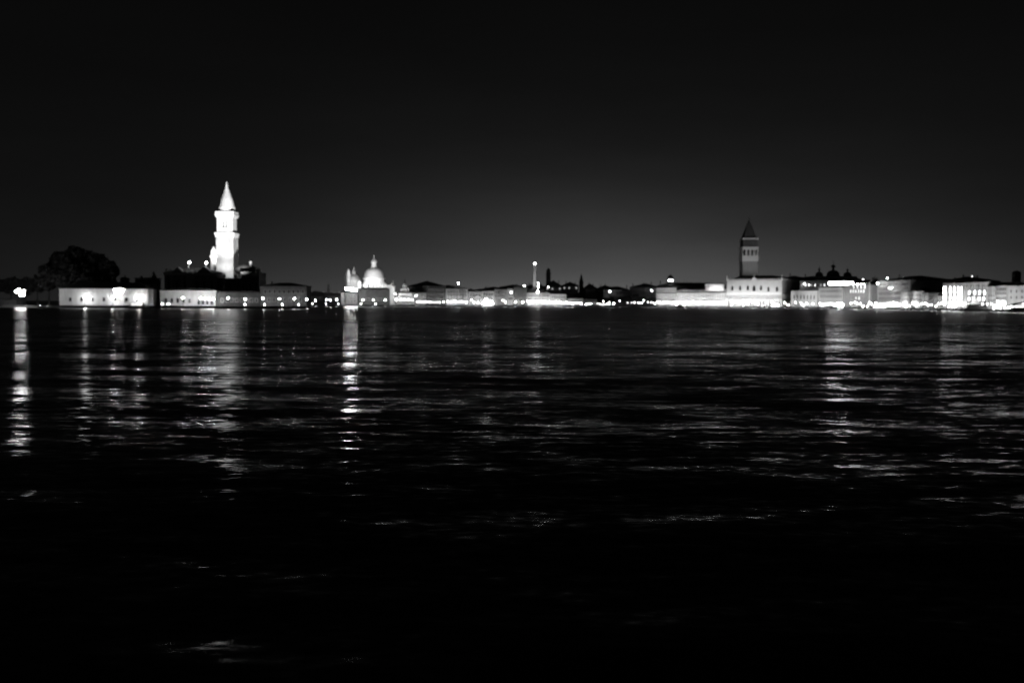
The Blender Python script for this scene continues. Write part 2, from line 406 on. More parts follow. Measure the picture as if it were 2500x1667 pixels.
# --- floodlit bell tower
TD = 640.0
f = Facade('bell_tower', 'tall white floodlit bell tower with a pointed cone spire', 'bell tower', 549.5-20, 549.5+20, TD, TD+0.001)
W2 = f.L/2; T = f.root
def tz(y): return f.uz(549, y)[1]
BR = mat('lit_brick_shaft', 0.30, 0.2, vert=True)
sh = MB().box(0, f.L, 0, f.L, 0, tz(579)-0.003); sh.build('shaft', BR, T)
pl = MB()
for a, c in ((-0.25, 1.4), (f.L-1.4, f.L+0.25)):
    for (p, q) in ((-0.3, 0.0), (f.L, f.L+0.3)): pl.box(a, c, p, q, 0, tz(581))
pl.box(W2-0.6, W2+0.6, -0.3, -0.002, 0, tz(581)); pl.build('corner_strips', BR, T)
MB().box(-0.6, f.L+0.6, -0.6, f.L+0.6, tz(579), tz(573)).box(-1.0, f.L+1.0, -1.0, f.L+1.0, tz(573)+0.003, tz(568)).build('lower_cornice', STONE, T)
bel = MB(); z0, z1 = tz(568)+0.004, tz(530)
q_ = f.L*.32; bel.box(.3, q_, .2, 1.2, z0, z1).box(f.L-q_, f.L-.3, .2, 1.2, z0, z1); bel.arcade(q_, f.L-q_, z0+3, z1, 2, 0.2, 1.2, 0.6, top=2.2); bel.box(q_, f.L-q_, .2, 1.2, z0, z0+2.99)
bel.arcade(0.4, f.L-0.4, z0, z1, 2, f.L-1.2, f.L-0.2, 0.45, top=3.0)
bel.box(0.3, 1.3, 1.21, f.L-1.21, z0, z1).box(f.L-1.3, f.L-0.3, 1.21, f.L-1.21, z0, z1)
bel.build('belfry', STONE, T)
MB().box(1.35, f.L-1.35, 2.6, f.L-2.6, z0, z1-0.2).build('bell_chamber', MID, T)
MB().lathe([(1.0, z0+2.2), (0.9, z0+2.6), (0.6, z0+3.4), (0.4, z0+4.0), (0.1, z0+4.1)], 12, W2, 1.9).build('bell', IRON, T)
MB().box(-0.4, f.L+0.4, -0.4, f.L+0.4, z1+0.003, tz(526)).box(-.9, f.L+.9, -.9, f.L+.9, tz(526)+0.003, tz(523)).build('upper_cornice', STONE, T)
bz0, bz1 = tz(523)+.003, tz(516)
MB().box(-.6, f.L+.6, -.6, -.3, bz0, bz1).box(-.6, f.L+.6, f.L+.3, f.L+.6, bz0, bz1).box(-.6, -.3, -.297, f.L+.297, bz0, bz1).box(f.L+.3, f.L+.6, -.297, f.L+.297, bz0, bz1).build('parapet', STONE, T)
MB().lathe([(W2*0.98, tz(523)+0.004), (W2*0.98, tz(507)), (W2*.99, tz(507)+0.01), (W2*.99, tz(504))], 16, W2, W2).build('drum', STONE, T)
MB().lathe([(W2*0.95, tz(504)+0.005), (W2*0.72, tz(485)), (W2*0.40, tz(468)), (W2*0.18, tz(455)), (W2*0.14, tz(453))], 16, W2, W2).build('spire', mat('pale_spire_tiles', 0.62, 0.1), T)
MB().lathe([(0.5, tz(453)+0.005), (1.0, tz(452)), (1.0, tz(450)), (0.35, tz(449.5)), (0.6, tz(447)), (0.45, tz(444)), (0.2, tz(443.4)), (0.32, tz(442.6)), (0.05, tz(441))], 10, W2, W2).build('finial', STONE, T)
# floodlights on the roofs at its foot
tb = P(549, 680, TD)
for dx, wa in ((-42, 1.0), (34, 0.9)):
    spot((tb.x+dx, 563, 7), (tb.x, TD, 64), 1350000*wa, 38, 1.0, .35)
spot((-176.5, 630.5, 20), (tb.x+2, TD, 36), 9000, 150, .6)
spot((-184, 630.5, 25), (tb.x, TD, 38), 9000, 150, .6)
spot((-178, 626, 26), (-188.5, 617, 30), 2500, 70, .4)
# --- right wing
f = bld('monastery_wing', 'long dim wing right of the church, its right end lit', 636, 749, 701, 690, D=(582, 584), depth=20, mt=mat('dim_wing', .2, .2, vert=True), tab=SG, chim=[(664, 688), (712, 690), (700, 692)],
        rows=[(712, 642, 745, 9, 1.2, 2.0), (732, 650, 740, 7, 1.1, 2.0)])
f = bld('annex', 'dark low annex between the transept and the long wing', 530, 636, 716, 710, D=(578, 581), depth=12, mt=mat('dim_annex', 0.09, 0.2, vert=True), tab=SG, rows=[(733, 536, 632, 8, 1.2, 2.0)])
f = bld('garden_lodge', 'small flat lodge at the far left edge behind the lantern cluster', -60, 40, 735, 730, D=(575, 575), depth=10, mt=DARK, tab=SG)

# ================================================================== GIUDECCA GAP (between island and customs point)
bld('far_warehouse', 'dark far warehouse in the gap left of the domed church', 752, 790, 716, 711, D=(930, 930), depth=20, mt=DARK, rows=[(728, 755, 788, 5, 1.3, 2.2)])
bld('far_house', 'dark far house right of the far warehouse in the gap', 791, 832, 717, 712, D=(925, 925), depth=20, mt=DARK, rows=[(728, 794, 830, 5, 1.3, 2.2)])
f = Facade('slender_spire', 'small pale thin spire above the dark roofs in the gap', 'spire', 798, 804, 1150, 1150)
zs = f.uz(801, 689)[1]; MB().box(0, f.L, 0, f.L, 0, zs*0.72).build('shaft', PALE, f.root)
MB().frustum(f.L/2, f.L/2, zs*0.72+0.003, zs, f.L*0.55, 0.15).build('spire', PALE, f.root)

# ================================================================== SALUTE
f = Facade('domed_church', 'white floodlit domed church with a smaller dome on its left', 'church', 868, 952, 1000, 1000)
Sa = f.root
def sz(y, x=912, v=0): return f.uz(x, y, v)[1]
def su(x, y=690, v=0): return f.uz(x, y, v)[0]
uc = su(913, 690, 18); V = 18.0
MB().lathe([(f.m(36), 0), (f.m(36), sz(706, 913)), (f.m(38), sz(706, 913)+0.1), (f.m(38), sz(704, 913))], 8, uc, V, math.pi/8).build('octagon_wall', STONE, Sa)
rdm = f.m(24.5)
MB().lathe([(rdm*1.12, sz(704)+0.01), (rdm*1.12, sz(700)), (rdm*1.02, sz(700)+0.05), (rdm*1.02, sz(681)), (rdm*1.12, sz(681)+0.05), (rdm*1.12, sz(678))], 32, uc, V).build('drum', STONE, Sa)
prof = []
for k in range(11):
    a = math.pi/2*k/10; prof.append((max(rdm*max(0, math.cos(a))**.62, f.m(6)), sz(678)+0.01+(sz(652)-sz(678))*math.sin(a)))
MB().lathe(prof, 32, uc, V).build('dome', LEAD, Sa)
rl = f.m(7)
MB().lathe([(rl*1.2, sz(652)), (rl*1.2, sz(650)), (rl*0.9, sz(650)+0.05), (rl*0.85, sz(640)), (rl*1.15, sz(640)+0.05), (rl*1.1, sz(638)), (rl*0.8, sz(634)), (rl*0.3, sz(630)), (0.3, sz(628)), (0.25, sz(623)), (0.1, sz(620))], 14, uc, V).build('lantern', STONE, Sa)
for k in range(12):                                  # scroll buttresses around the drum
    a = math.pi/6*k + 0.2; mb = MB(); r_ = rdm*1.0
    pts = [(r_*0.98, sz(703)), (r_*1.62, sz(703)), (r_*1.66, sz(700)), (r_*1.5, sz(697)), (r_*1.3, sz(695)), (r_*1.12, sz(689)), (r_*0.98, sz(687))]
    mb.prism(pts, -0.9, 0.9); o = mb.build('scroll_buttress', STONE, Sa, (uc, V, 0)); o.rotation_euler = (0, 0, a)
for px_ in (880, 890, 902, 922, 934, 944, 950):       # statues on the octagon rim
    u = su(px_); z = sz(704)
    MB().lathe([(0.8, z), (0.8, z+0.8), (0.5, z+0.9), (0.7, z+2.0), (0.45, z+3.2), (0.2, z+3.5), (0.32, z+3.9), (0.05, z+4.3)], 8, u, 2.0).build('statue', STONE, Sa)
ud2 = su(864, 680, 40); r2 = f.m(17)
MB().lathe([(r2*1.15, 0), (r2*1.15, sz(694)), (r2*1.05, sz(694)+.05), (r2*1.05, sz(684)), (r2*1.12, sz(684)+.05), (r2*1.1, sz(682))], 24, ud2, 40).build('small_drum', STONE, Sa)
prof = [(max(r2*math.cos(math.pi/16*k), 0.7), sz(682)+0.01+(sz(667)-sz(682))*math.sin(math.pi/16*k)) for k in range(9)]
MB().lathe(prof, 24, ud2, 40).build('small_dome', LEAD, Sa)
MB().lathe([(1.8, sz(668)), (1.6, sz(661)), (1.9, sz(661)+.05), (1.0, sz(657)), (0.3, sz(652)), (0.1, sz(646))], 10, ud2, 40).build('small_lantern', STONE, Sa)
turret(Sa, su(851, 680, 30), 30, sz(700), sz(653), f.m(4.6), name='bell_turret')
turret(Sa, su(845, 680, 52), 52, sz(700), sz(660), f.m(3.6), MID, name='bell_turret')
turret(Sa, su(877, 690, 4), 4, sz(706), sz(684), f.m(4.5), name='corner_turret')
# floodlights on the church terraces
cc = P(913, 690, 1018)
spot((cc.x-14, 974, 22), (cc.x-2, 1018, 30), 70000, 70, 1.5)
spot((cc.x+14, 974, 22), (cc.x+2, 1018, 30), 80000, 70, 1.5)
spot((cc.x-24, 996, 25), (cc.x-22, 1040, 31), 26000, 70, 1.5)
# customs buildings in front
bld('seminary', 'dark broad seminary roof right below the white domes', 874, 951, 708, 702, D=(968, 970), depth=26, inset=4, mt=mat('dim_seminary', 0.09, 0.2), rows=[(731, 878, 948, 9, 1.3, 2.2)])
bld('church_annex', 'grey house under the very bright mast light', 830, 873, 716, 706, D=(964, 966), depth=22, mt=mat('annex_wall', .17, .2), rows=[(723, 833, 870, 5, 1.3, 2.0), (735, 833, 870, 5, 1.3, 2.0)])
f = Facade('small_tower', 'narrow white turret tower right of the big white dome', 'tower', 952, 963, 966, 966)
zz = f.uz(957, 700)[1]
MB().box(0, f.L, 0, f.L, 0, zz).build('shaft', STONE, f.root); MB().box(-.4, f.L+.4, -.4, f.L+.4, zz+.003, zz+.7).build('cornice', STONE, f.root)
MB().lathe([(f.L*.38, zz+.71), (f.L*.36, zz+2.6), (f.L*.44, zz+2.65), (f.L*.3, zz+3.6), (.2, zz+4.4), (.1, zz+6.0)], 10, f.L/2, f.L/2).build('lantern', STONE, f.root)
f = bld('customs_house', 'low white lit customs house on the quay point', 962, 1012, 726, None, D=(962, 966), depth=24, mt=STONE)
MB().arcade(0.3, f.L-0.3, 0.0, f.z-0.8, 6, -1.0, -0.01, 0.6, top=0.8).build('portico', STONE, f.root)
MB().box(f.L*.22, f.L*.9, 2, 14, f.z+.46, f.z+3.6).build('terrace_block', STONE, f.root)
MB().box(f.L*.26, f.L*.86, 1.6, 14.4, f.z+3.61, f.z+4.2).build('terrace_cornice', STONE, f.root)
MB().arcade(f.L*.36, f.L*.74, f.z+4.21, f.z+8.4, 3, 4, 4.8, 0.5, top=.6).box(f.L*.36, f.L*.74, 5.2, 10, f.z+4.21, f.z+8.4).build('turret', STONE, f.root)
gl = MB(); gz = f.z+8.4
gl.lathe([(2.2, gz+.01), (1.2, gz+.8)] + [(max(.3, 2.1*math.sin(math.pi*k/8)), gz+3.0-2.1*math.cos(math.pi*k/8)) for k in range(1, 8)] + [(.25, gz+5.2)], 12, f.L*.55, 7); gl.build('golden_ball', STONE, f.root)
MB().lathe([(.4, gz+5.21), (.6, gz+6.5), (.35, gz+8), (.15, gz+8.3), (.28, gz+8.7), (.05, gz+9.4)], 8, f.L*.55, 7).build('statue', IRON, f.root)
pc = P(988, 740, 950); spot((pc.x-10, 948, 2.5), (pc.x, 965, 20), 26000, 80, .5); spot((pc.x-22, 946, 2.5), (pc.x-13, 966, 16), 9000, 60, .5)

# ================================================================== CENTRE: grand canal mouth palaces
R_ = [(10, 20, 1.2, 2.0)]
def grid(x0, x1, ys, n, w=1.2, h=2.2, kind='dark', arch=0): return [(y, x0+2, x1-2, n, w, h, kind, arch) for y in ys]
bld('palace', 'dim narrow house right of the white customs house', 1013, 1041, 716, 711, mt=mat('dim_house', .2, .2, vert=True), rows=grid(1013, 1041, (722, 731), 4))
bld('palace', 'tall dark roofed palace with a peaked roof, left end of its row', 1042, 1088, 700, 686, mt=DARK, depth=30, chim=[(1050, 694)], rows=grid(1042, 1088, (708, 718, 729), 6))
bld('palace', 'grey palace with dark flat roof under a single roof light', 1089, 1143, 706, 696, mt=MID, depth=28, chim=[(1100, 697), (1130, 700)], rows=grid(1089, 1143, (712, 721, 731), 7, arch=1))
bld('palace', 'small pale house left of the glowing marquee', 1144, 1176, 713, 705, mt=MID, rows=grid(1144, 1176, (720, 730), 4), chim=[(1150, 704)])
bld('palace', 'pale house behind the glowing marquee with dark tiled roof', 1177, 1206, 712, 705, mt=PALE, rows=grid(1177, 1206, (719, 730), 4), chim=[(1186, 700)])
bld('palace', 'broad grey palace between the marquee and the small globe light', 1207, 1238, 708, 700, mt=MID, rows=grid(1207, 1238, (714, 723, 732), 5, arch=1))
bld('palace', 'narrow pale tower-like house with a round light near its top', 1239, 1254, 706, 700, mt=PALE, rows=grid(1239, 1254, (718, 729), 2))
bld('palace', 'dim brick palace left of the thin pale tower', 1255, 1286, 702, 695, mt=BRICK, rows=grid(1255, 1286, (709, 718, 729), 5), chim=[(1262, 694)])
bld('palace', 'long pale palace below the thin tower, bright at its foot', 1287, 1342, 716, 705, mt=PALE, rows=grid(1287, 1342, (722, 731), 8, arch=1), chim=[(1300, 703), (1330, 706)])
bld('palace', 'pale waterfront house right below the dark stub tower', 1343, 1382, 719, 710, mt=PALE, rows=grid(1343, 1382, (726, 734), 6))
bld('palace', 'low dim house with a line of small quay lights in front', 1383, 1424, 730, 722, mt=MID, rows=grid(1383, 1424, (737,), 6))
bld('palace', 'very low dark house at the narrowest part of the lights', 1425, 1458, 733, 728, mt=DARK, rows=grid(1425, 1458, (740,), 5))
# hill of roofs behind
for i, (a, b_, yt, yr, lb) in enumerate([
    (1284, 1330, 700, 692, 'dark roof mass behind the foot of the thin pale tower'),
    (1331, 1372, 700, 684, 'dark hip roofed block under the stub tower'),
    (1373, 1412, 698, 688, 'dark roofed block left of the dark pointed spire'),
    (1428, 1456, 704, 692, 'dark gable roofed house right of the pointed spire'),
    (1457, 1502, 706, 696, 'dark broad roof between spire and round park trees')]):
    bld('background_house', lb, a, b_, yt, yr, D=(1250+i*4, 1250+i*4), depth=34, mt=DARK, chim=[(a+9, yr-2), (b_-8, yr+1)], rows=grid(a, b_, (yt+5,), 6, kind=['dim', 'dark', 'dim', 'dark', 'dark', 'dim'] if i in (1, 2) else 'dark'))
# thin pale tower with a light on top
f = Facade('pale_tower', 'thin pale floodlit tower with a bright light on its top', 'tower', 1301.5, 1308.5, 1230, 1230)
z1 = f.uz(1305, 648)[1]
MB().frustum(f.L/2, f.L/2, 0, z1, f.L/2, f.L/2*.9).build('shaft', PALE, f.root)
MB().box(-.5, f.L+.5, -.5, f.L+.5, z1+.003, z1+.7).build('platform', STONE, f.root)
cg = MB()
for a, c in ((0, 0), (1, 0), (0, 1), (1, 1)): cg.box(a*f.L-.2*a, a*f.L-.2*a+.2, c*f.L-.2*c, c*f.L-.2*c+.2, z1+.71, z1+3.6)
cg.box(-.3, f.L+.3, -.3, f.L+.3, z1+3.61, z1+4.0); cg.build('lamp_cage', IRON, f.root)
MB().lathe([(.3, z1+.9), (1.2, z1+1.5), (1.4, z1+2.2), (1.1, z1+3.1), (.3, z1+3.5)], 10, f.L/2, f.L/2).build('beacon', emis('beacon_glow', 14.0), f.root)
p = P(1305, 700, 1215); spot((p.x-6, 1205, 20), (p.x, 1231, 38), 17000, 60, .5)
# dark stub tower and dark pointed spire
f = Facade('stub_tower', 'dark round topped tower stub against the sky', 'tower', 1333, 1344, 1300, 1300)
z1 = f.uz(1338, 665)[1]; MB().box(0, f.L, 0, f.L, 0, z1).build('shaft', DARK, f.root)
z2 = f.uz(1338, 654)[1]
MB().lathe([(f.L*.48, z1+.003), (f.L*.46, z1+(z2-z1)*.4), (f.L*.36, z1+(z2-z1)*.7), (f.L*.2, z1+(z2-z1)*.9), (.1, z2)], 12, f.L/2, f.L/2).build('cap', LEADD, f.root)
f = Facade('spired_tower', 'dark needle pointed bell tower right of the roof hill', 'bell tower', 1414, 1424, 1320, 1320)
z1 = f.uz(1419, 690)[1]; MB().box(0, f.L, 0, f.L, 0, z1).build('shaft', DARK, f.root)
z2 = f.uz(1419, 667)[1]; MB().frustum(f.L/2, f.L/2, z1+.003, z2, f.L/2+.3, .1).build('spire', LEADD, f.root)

# ================================================================== ST MARK'S WATERFRONT
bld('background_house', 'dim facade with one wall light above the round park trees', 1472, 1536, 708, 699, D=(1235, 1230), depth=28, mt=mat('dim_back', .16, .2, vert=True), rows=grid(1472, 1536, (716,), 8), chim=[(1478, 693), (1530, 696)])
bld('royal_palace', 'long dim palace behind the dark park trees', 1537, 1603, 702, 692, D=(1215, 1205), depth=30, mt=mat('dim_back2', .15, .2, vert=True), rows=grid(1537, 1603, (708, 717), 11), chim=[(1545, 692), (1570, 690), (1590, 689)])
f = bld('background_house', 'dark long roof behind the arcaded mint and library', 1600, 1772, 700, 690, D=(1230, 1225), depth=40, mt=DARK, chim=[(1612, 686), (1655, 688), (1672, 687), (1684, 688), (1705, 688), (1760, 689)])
f = Facade('lantern_turret', 'small dark cupola with two bright lights above the mint', 'turret', 1630, 1644, 1240, 1240)
z1 = f.uz(1637, 689)[1]; MB().box(0, f.L, 0, f.L, 0, z1).build('base', DARK, f.root)
z2 = f.uz(1637, 679)[1]; mb = MB().arcade(0, f.L, z1+.003, z2, 2, 0, .5, .6, top=.5); mb.box(0, .6, .51, f.L, z1+.003, z2).box(f.L-.6, f.L, .51, f.L, z1+.003, z2); mb.build('loggia', STONE, f.root)
MB().lathe([(f.L*.55, z2+.003), (f.L*.5, z2+1.0), (f.L*.3, z2+3.2), (.3, z2+4.0), (.1, z2+5.4)], 12, f.L/2, f.L/2).build('cupola', LEADD, f.root)
for q in (.27, .73): MB().lathe([(.2, z1+1.0), (1.0, z1+1.6), (1.1, z1+2.3), (.7, z1+3.2), (.2, z1+3.6)], 8, f.L*q, 1.5).build('lamp', emis('beacon_glow', 14.0), f.root)

def storeys(f, specs, v=-0.8):
    """arcaded storeys standing proud of the wall: (y_bottom, y_top, bays, open)"""
    for k, (yb, yt, n, ow, pt) in enumerate(specs):
        xm = (f.x0+f.x1)/2; zb_, zt_ = max(0, f.uz(xm, yb)[1]), f.uz(xm, yt)[1]
        MB().arcade(0.15, f.L-0.15, zb_+.002, zt_-.5, n, v, -0.01, ow, top=.5, pointed=pt).build('arcade', STONE, f.root)
        MB().box(0, f.L, v-.25, -.01, zt_-.497, zt_-.002).build('string_course', STONE, f.root)
f = bld('mint', 'pale mint building with two rows of dark arches, left of the library', 1603, 1651, 701, None, setback=16, depth=30, mt=mat('mint_wall', .14, .2))
storeys(f, [(748, 733, 9, .55, False), (731, 716.5, 9, .5, False), (714.5, 703, 9, .5, False)])
f = bld('library', 'long pale arcaded library left of the big palace', 1652, 1773, 711.5, None, setback=16, depth=24, mt=mat('library_wall', .3, .2))
storeys(f, [(748, 733, 21, .5, False), (731, 715, 21, .42, False)])
bl = MB(); n = 44
for k in range(n):
    q = f.L*(k+.5)/n; bl.box(q-.16, q+.16, -.5, -.2, f.z+.46, f.z+1.4)
bl.box(0, f.L, -.6, -.1, f.z+1.403, f.z+1.7); bl.build('balustrade', STONE, f.root)
g2_ = bld('lit_attic', 'bright white attic block above the library roof', 1721, 1767, 695, None, D=(1140, 1136), depth=10, mt=STONE)
for q in (.2, .5, .8):
    a = g2_.root.matrix_basis; loc = g2_.o + g2_.u*(g2_.L*q) + g2_.n*(-5); spot((loc.x, loc.y, 19.5), tuple(g2_.o + g2_.u*(g2_.L*q) + Vector((0, 0, 22))), 2600, 130, .4)

# --- doge's palace
f = Facade('arcaded_palace', 'large pale gothic palace with seven windows and crenellated dark roof', 'palace', 1774, 1908, 1122, 1094)
Dp = f.root; xm = 1841
PINK = mat('patterned_marble', .46, .1)
zp = lambda y: f.uz(xm, y)[1]
z2, ztop = zp(715), zp(685); dep = 96
MB().box(0, f.L, 0, dep, z2, ztop).build('upper_wall', PINK, Dp)
MB().box(.3, f.L-.3, 4.2, dep-.3, 0, z2-.003).build('inner_wall', MID, Dp)
z1 = zp(731)
MB().arcade(0, f.L, 0, z1-.6, 17, .05, .95, .66, top=.5, pointed=True).build('ground_arcade', STONE, Dp)
MB().box(-.1, f.L+.1, -.15, 4.2, z1-.597, z1-.003).build('gallery_floor', STONE, Dp)
MB().arcade(0, f.L, z1, z2-.6, 34, .1, .8, .6, top=.9, pointed=True).build('loggia', STONE, Dp)
MB().box(-.1, f.L+.1, -.2, 4.2, z2-.597, z2-.003).build('string_course', STONE, Dp)
sa = MB().arcade(0, 95.9, 0, z1-.6, 24, 0, .9, .66, top=.5, pointed=True).build('side_arcade', STONE, Dp, (f.L, .1, 0)); sa.rotation_euler = (0, 0, math.pi/2)
sl = MB().arcade(0, 95.9, z1, z2-.6, 48, 0, .7, .6, top=.9, pointed=True).build('side_loggia', STONE, Dp, (f.L, .1, 0)); sl.rotation_euler = (0, 0, math.pi/2)
mr = MB(); n = 40
for k in range(n):
    q = f.L*(k+.5)/n; mr.prism([(q-.42, ztop+.005), (q+.42, ztop+.005), (q+.42, ztop+1.2), (q+.16, ztop+1.5), (q, ztop+2.6), (q-.16, ztop+1.5), (q-.42, ztop+1.2)], -.1, .3)
mr.build('crenellation', STONE, Dp)
mr = MB()
for k in range(58):
    q = dep*(k+.5)/58; mr.prism([(q-.42, ztop+.005), (q+.42, ztop+.005), (q+.42, ztop+1.2), (q, ztop+2.6), (q-.42, ztop+1.2)], 0, .4)
o = mr.build('side_crenellation', STONE, Dp, (f.L, 0, 0)); o.rotation_euler = (0, 0, math.pi/2)
zr = f.uz(1860, 672.5, 14)[1]
rf = MB().add([(.6,.6,ztop+.004),(f.L-.6,.6,ztop+.004),(f.L-.6,dep-.6,ztop+.004),(.6,dep-.6,ztop+.004),(13,13,zr),(f.L-13,13,zr),(f.L-13,dep-13,zr),(13,dep-13,zr)],
              [(0,3,2,1),(4,5,6,7),(0,1,5,4),(1,2,6,5),(2,3,7,6),(3,0,4,7)]).build('roof', LEADD, Dp)
for px_, py_ in ((1788, 704), (1807, 703.5), (1826, 703), (1858, 703), (1876, 706), (1897, 706)):
    f.win(px_, py_, 2.6, 5.2, 'dark', 2)
u, z = f.uz(1841, 704); me = win_mesh(3.4, 7.0, 'dark', 2); wo = use('window', me[0], Dp, (u, -.004, z-4)); use('frame', me[1], wo)
MB().box(u-2.6, u+2.6, -1.3, -.01, z-4.6, z-3.2).build('balcony', STONE, Dp)
MB().prism([(u-3, ztop+.1), (u+3, ztop+.1), (u+2.2, ztop+2.4), (u+.6, ztop+3.4), (u, ztop+6.2), (u-.6, ztop+3.4), (u-2.2, ztop+2.4)], -.5, .6).build('gable', STONE, Dp)
for k, q in enumerate((8, 24, 40, 56, 72, 88)):
    me = win_mesh(2.6, 5.2, 'dark', 2); wo = use('window', me[0], Dp, (f.L+.004, q, z-3)); wo.rotation_euler = (0, 0, math.pi/2); use('frame', me[1], wo)
for uu in (0, f.L):
    MB().lathe([(.7, ztop+.02), (.6, ztop+2.8), (.9, ztop+2.85), (.5, ztop+3.6), (.08, ztop+6.2)], 8, uu, .4).build('corner_pinnacle', STONE, Dp)

# --- St Mark's campanile (dark)
f = Facade('great_bell_tower', 'tall dark brick bell tower with pyramid spire behind the big palace', 'bell tower', 1812, 1848, 1215, 1215)
G = f.root; L = f.L; gz = lambda y: f.uz(1830, y)[1]
TB = mat('tower_brick', .24, .12, vert=True); TS = mat('tower_stone', .5, .1)
MB().box(0, L, 0, L, 0, gz(638)-.003).build('shaft', TB, G)
st = MB()
for k in range(5):
    q = .5+k*(L-1)/4; st.box(q-.5, q+.5, -.35, -.002, 0, gz(640))
st.build('pilaster_strips', TB, G)
MB().box(-.8, L+.8, -.8, L+.8, gz(638), gz(624)).build('stone_band', TS, G)
mb = MB().arcade(-.3, L+.3, gz(624)+.003, gz(608), 4, -.2, 1.0, .62, top=.6)
mb.arcade(-.3, L+.3, gz(624)+.003, gz(608), 4, L-1.0, L+.2, .62, top=.6).box(-.3, .7, 1.01, L-1.01, gz(624)+.003, gz(608)).box(L-.7, L+.3, 1.01, L-1.01, gz(624)+.003, gz(608))
mb.box(L*.46, L*.54, -.35, -.21, gz(624)+.003, gz(608)); mb.build('belfry', TS, G)
MB().box(3, L-3, 3, L-3, gz(624)+.003, gz(608)-.01).build('bell_chamber', DARK, G)
MB().box(-.9, L+.9, -.9, L+.9, gz(608)+.003, gz(602.5)).build('cornice', TS, G)
MB().box(.3, L-.3, .3, L-.3, gz(602.5)+.003, gz(585)).build('attic', DARK, G)
MB().box(-.4, L+.4, -.4, L+.4, gz(585)+.003, gz(580.5)).build('attic_cornice', TS, G)
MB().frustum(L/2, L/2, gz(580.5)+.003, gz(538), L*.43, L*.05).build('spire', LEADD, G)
MB().lathe([(.9, gz(538)), (.4, gz(536)), (.8, gz(534)), (.5, gz(531)), (.1, gz(528))], 8, L/2, L/2).build('weathervane_statue', LEADD, G)
p = P(1830, 700, 1215)
spot((p.x-22, 1165, 42), (p.x, 1215, 70), 26000, 70, 1); spot((p.x+22, 1165, 42), (p.x, 1215, 70), 22000, 70, 1)

# --- domes behind (dark)
f = Facade('domed_basilica', 'dark basilica with three onion domes silhouetted above the palace roofs', 'basilica', 1985, 2092, 1215, 1215)
Ba = f.root; bz = lambda y: f.uz(2034, y)[1]
MB().box(0, f.L, 0, 40, 0, bz(674)).build('wall', BRICK, Ba)
def odome(px_, r_px, ybase, ytop, yfin, v):
    u = f.uz(px_, 670, v)[0]; r_ = f.m(r_px); zb_, zt_, zf = bz(ybase), bz(ytop), bz(yfin); hh = zt_-zb_
    d = MB().lathe([(r_, bz(674)+.01), (r_, zb_)] + [(max(r_*math.cos(math.pi/2*k/10)**.8, .8), zb_+hh*math.sin(math.pi/2*k/10)) for k in range(10)] + [(.8, zt_)], 24, u, v).build('dome', LEADD, Ba)
    l = MB().lathe([(r_*.2, zt_-.3), (r_*.2, zt_+.28*(zf-zt_)), (r_*.32, zt_+.3*(zf-zt_)), (r_*.34, zt_+.42*(zf-zt_)), (r_*.2, zt_+.52*(zf-zt_)), (.25, zt_+.6*(zf-zt_)), (.2, zf)], 12, u, v).build('dome_lantern', LEADD, Ba)
odome(2000, 9.5, 672, 663, 648, 12); odome(2034, 16, 672, 658, 634, 20); odome(2069, 10, 672, 663, 650, 12)

# --- prison and hotels right of the palace
def rear(lb, a, b_, yt, yr, D, mt=DARK, **k): return bld('background_house', lb, a, b_, yt, yr, D=(D, D), mt=mt, **k)
rear('dark broad roof directly behind the palace side wing', 1912, 1990, 684, 673, 1210, depth=50, chim=[(1929, 668), (1966, 670)])
rear('dark roof below the right onion dome', 2074, 2130, 690, 678, 1180, depth=40, chim=[(2090, 676), (2110, 680)])
f = bld('prison', 'pale stone prison with seven tall arched windows by the quay', 1931, 1995, 711, 705, D=(1082, 1040), depth=28, mt=STONE,
        rows=[((724.5, 726), 1935, 1992, 7, 2.0, 4.6, 'dark', 1)])
storeys(f, [(749, 736, 7, .55, False)])
f = bld('hotel', 'pale hotel right of the prison with long window rows', 1998, 2058, 703, 697, D=(1038, 990), depth=26, mt=PALE,
        rows=[((711, 711.5), 2002, 2055, 14, 1.0, 2.2), ((723, 724), 2002, 2055, 14, 1.0, 2.8, 'dark', 1), ((744, 745), 2002, 2055, 9, 2.2, 2.6, 'bright', 1)])
f = bld('rooftop_hotel', 'set back hotel with a blazing rooftop terrace strip', 1953, 2084, 686, 680, D=(1100, 1040), depth=26, mt=MID,
        rows=[((692, 692), 2024, 2082, 18, 1.9, 3.4, 'blaze', 0), ((696, 696), 1956, 2020, 14, 1.3, 2.6, ['dim', 'dark', 'lit', 'dark', 'dark'])])
f = bld('hotel', 'grey hotel with a few scattered lit windows in four rows', 2060, 2126, 697, 691, D=(985, 925), depth=26, mt=MID,
        rows=[((701, 701), 2080, 2116, 4, 1.9, 2.4, 'lit'), ((711, 711), 2074, 2112, 6, 1.5, 3.0, 'lit'), ((728, 728), 2064, 2124, 8, 1.3, 2.6, ['dark', 'dark', 'dark', 'lit', 'lit', 'dark', 'dark', 'dark']), ((719.5, 719.5), 2064, 2124, 9, 1.3, 2.2)])
MB().box(f.L*.93, f.L*.97, -.4, -.01, 0, f.z+3.0).build('flagpole', STONE, f.root)
f = bld('house', 'narrow plain grey house left of the large five storey hotel', 2127, 2141, 697, 691, D=(920, 905), depth=20, mt=MID)
f = bld('hotel', 'large five storey hotel with rows of dark windows under a long dark roof', 2142, 2222, 686.5, 676, D=(900, 842), depth=40, mt=PALE, chim=[(2150, 680), (2185, 672)],
        rows=[((694, 693), 2150, 2218, 15, 1.0, 1.6), ((705, 703), 2145, 2218, 13, 1.0, 2.6), ((717, 715), 2145, 2220, 15, 1.1, 3.0), ((729, 728), 2145, 2220, 15, 1.1, 3.0), ((744, 744), 2145, 2220, 9, 2.6, 3.0, 'bright')])
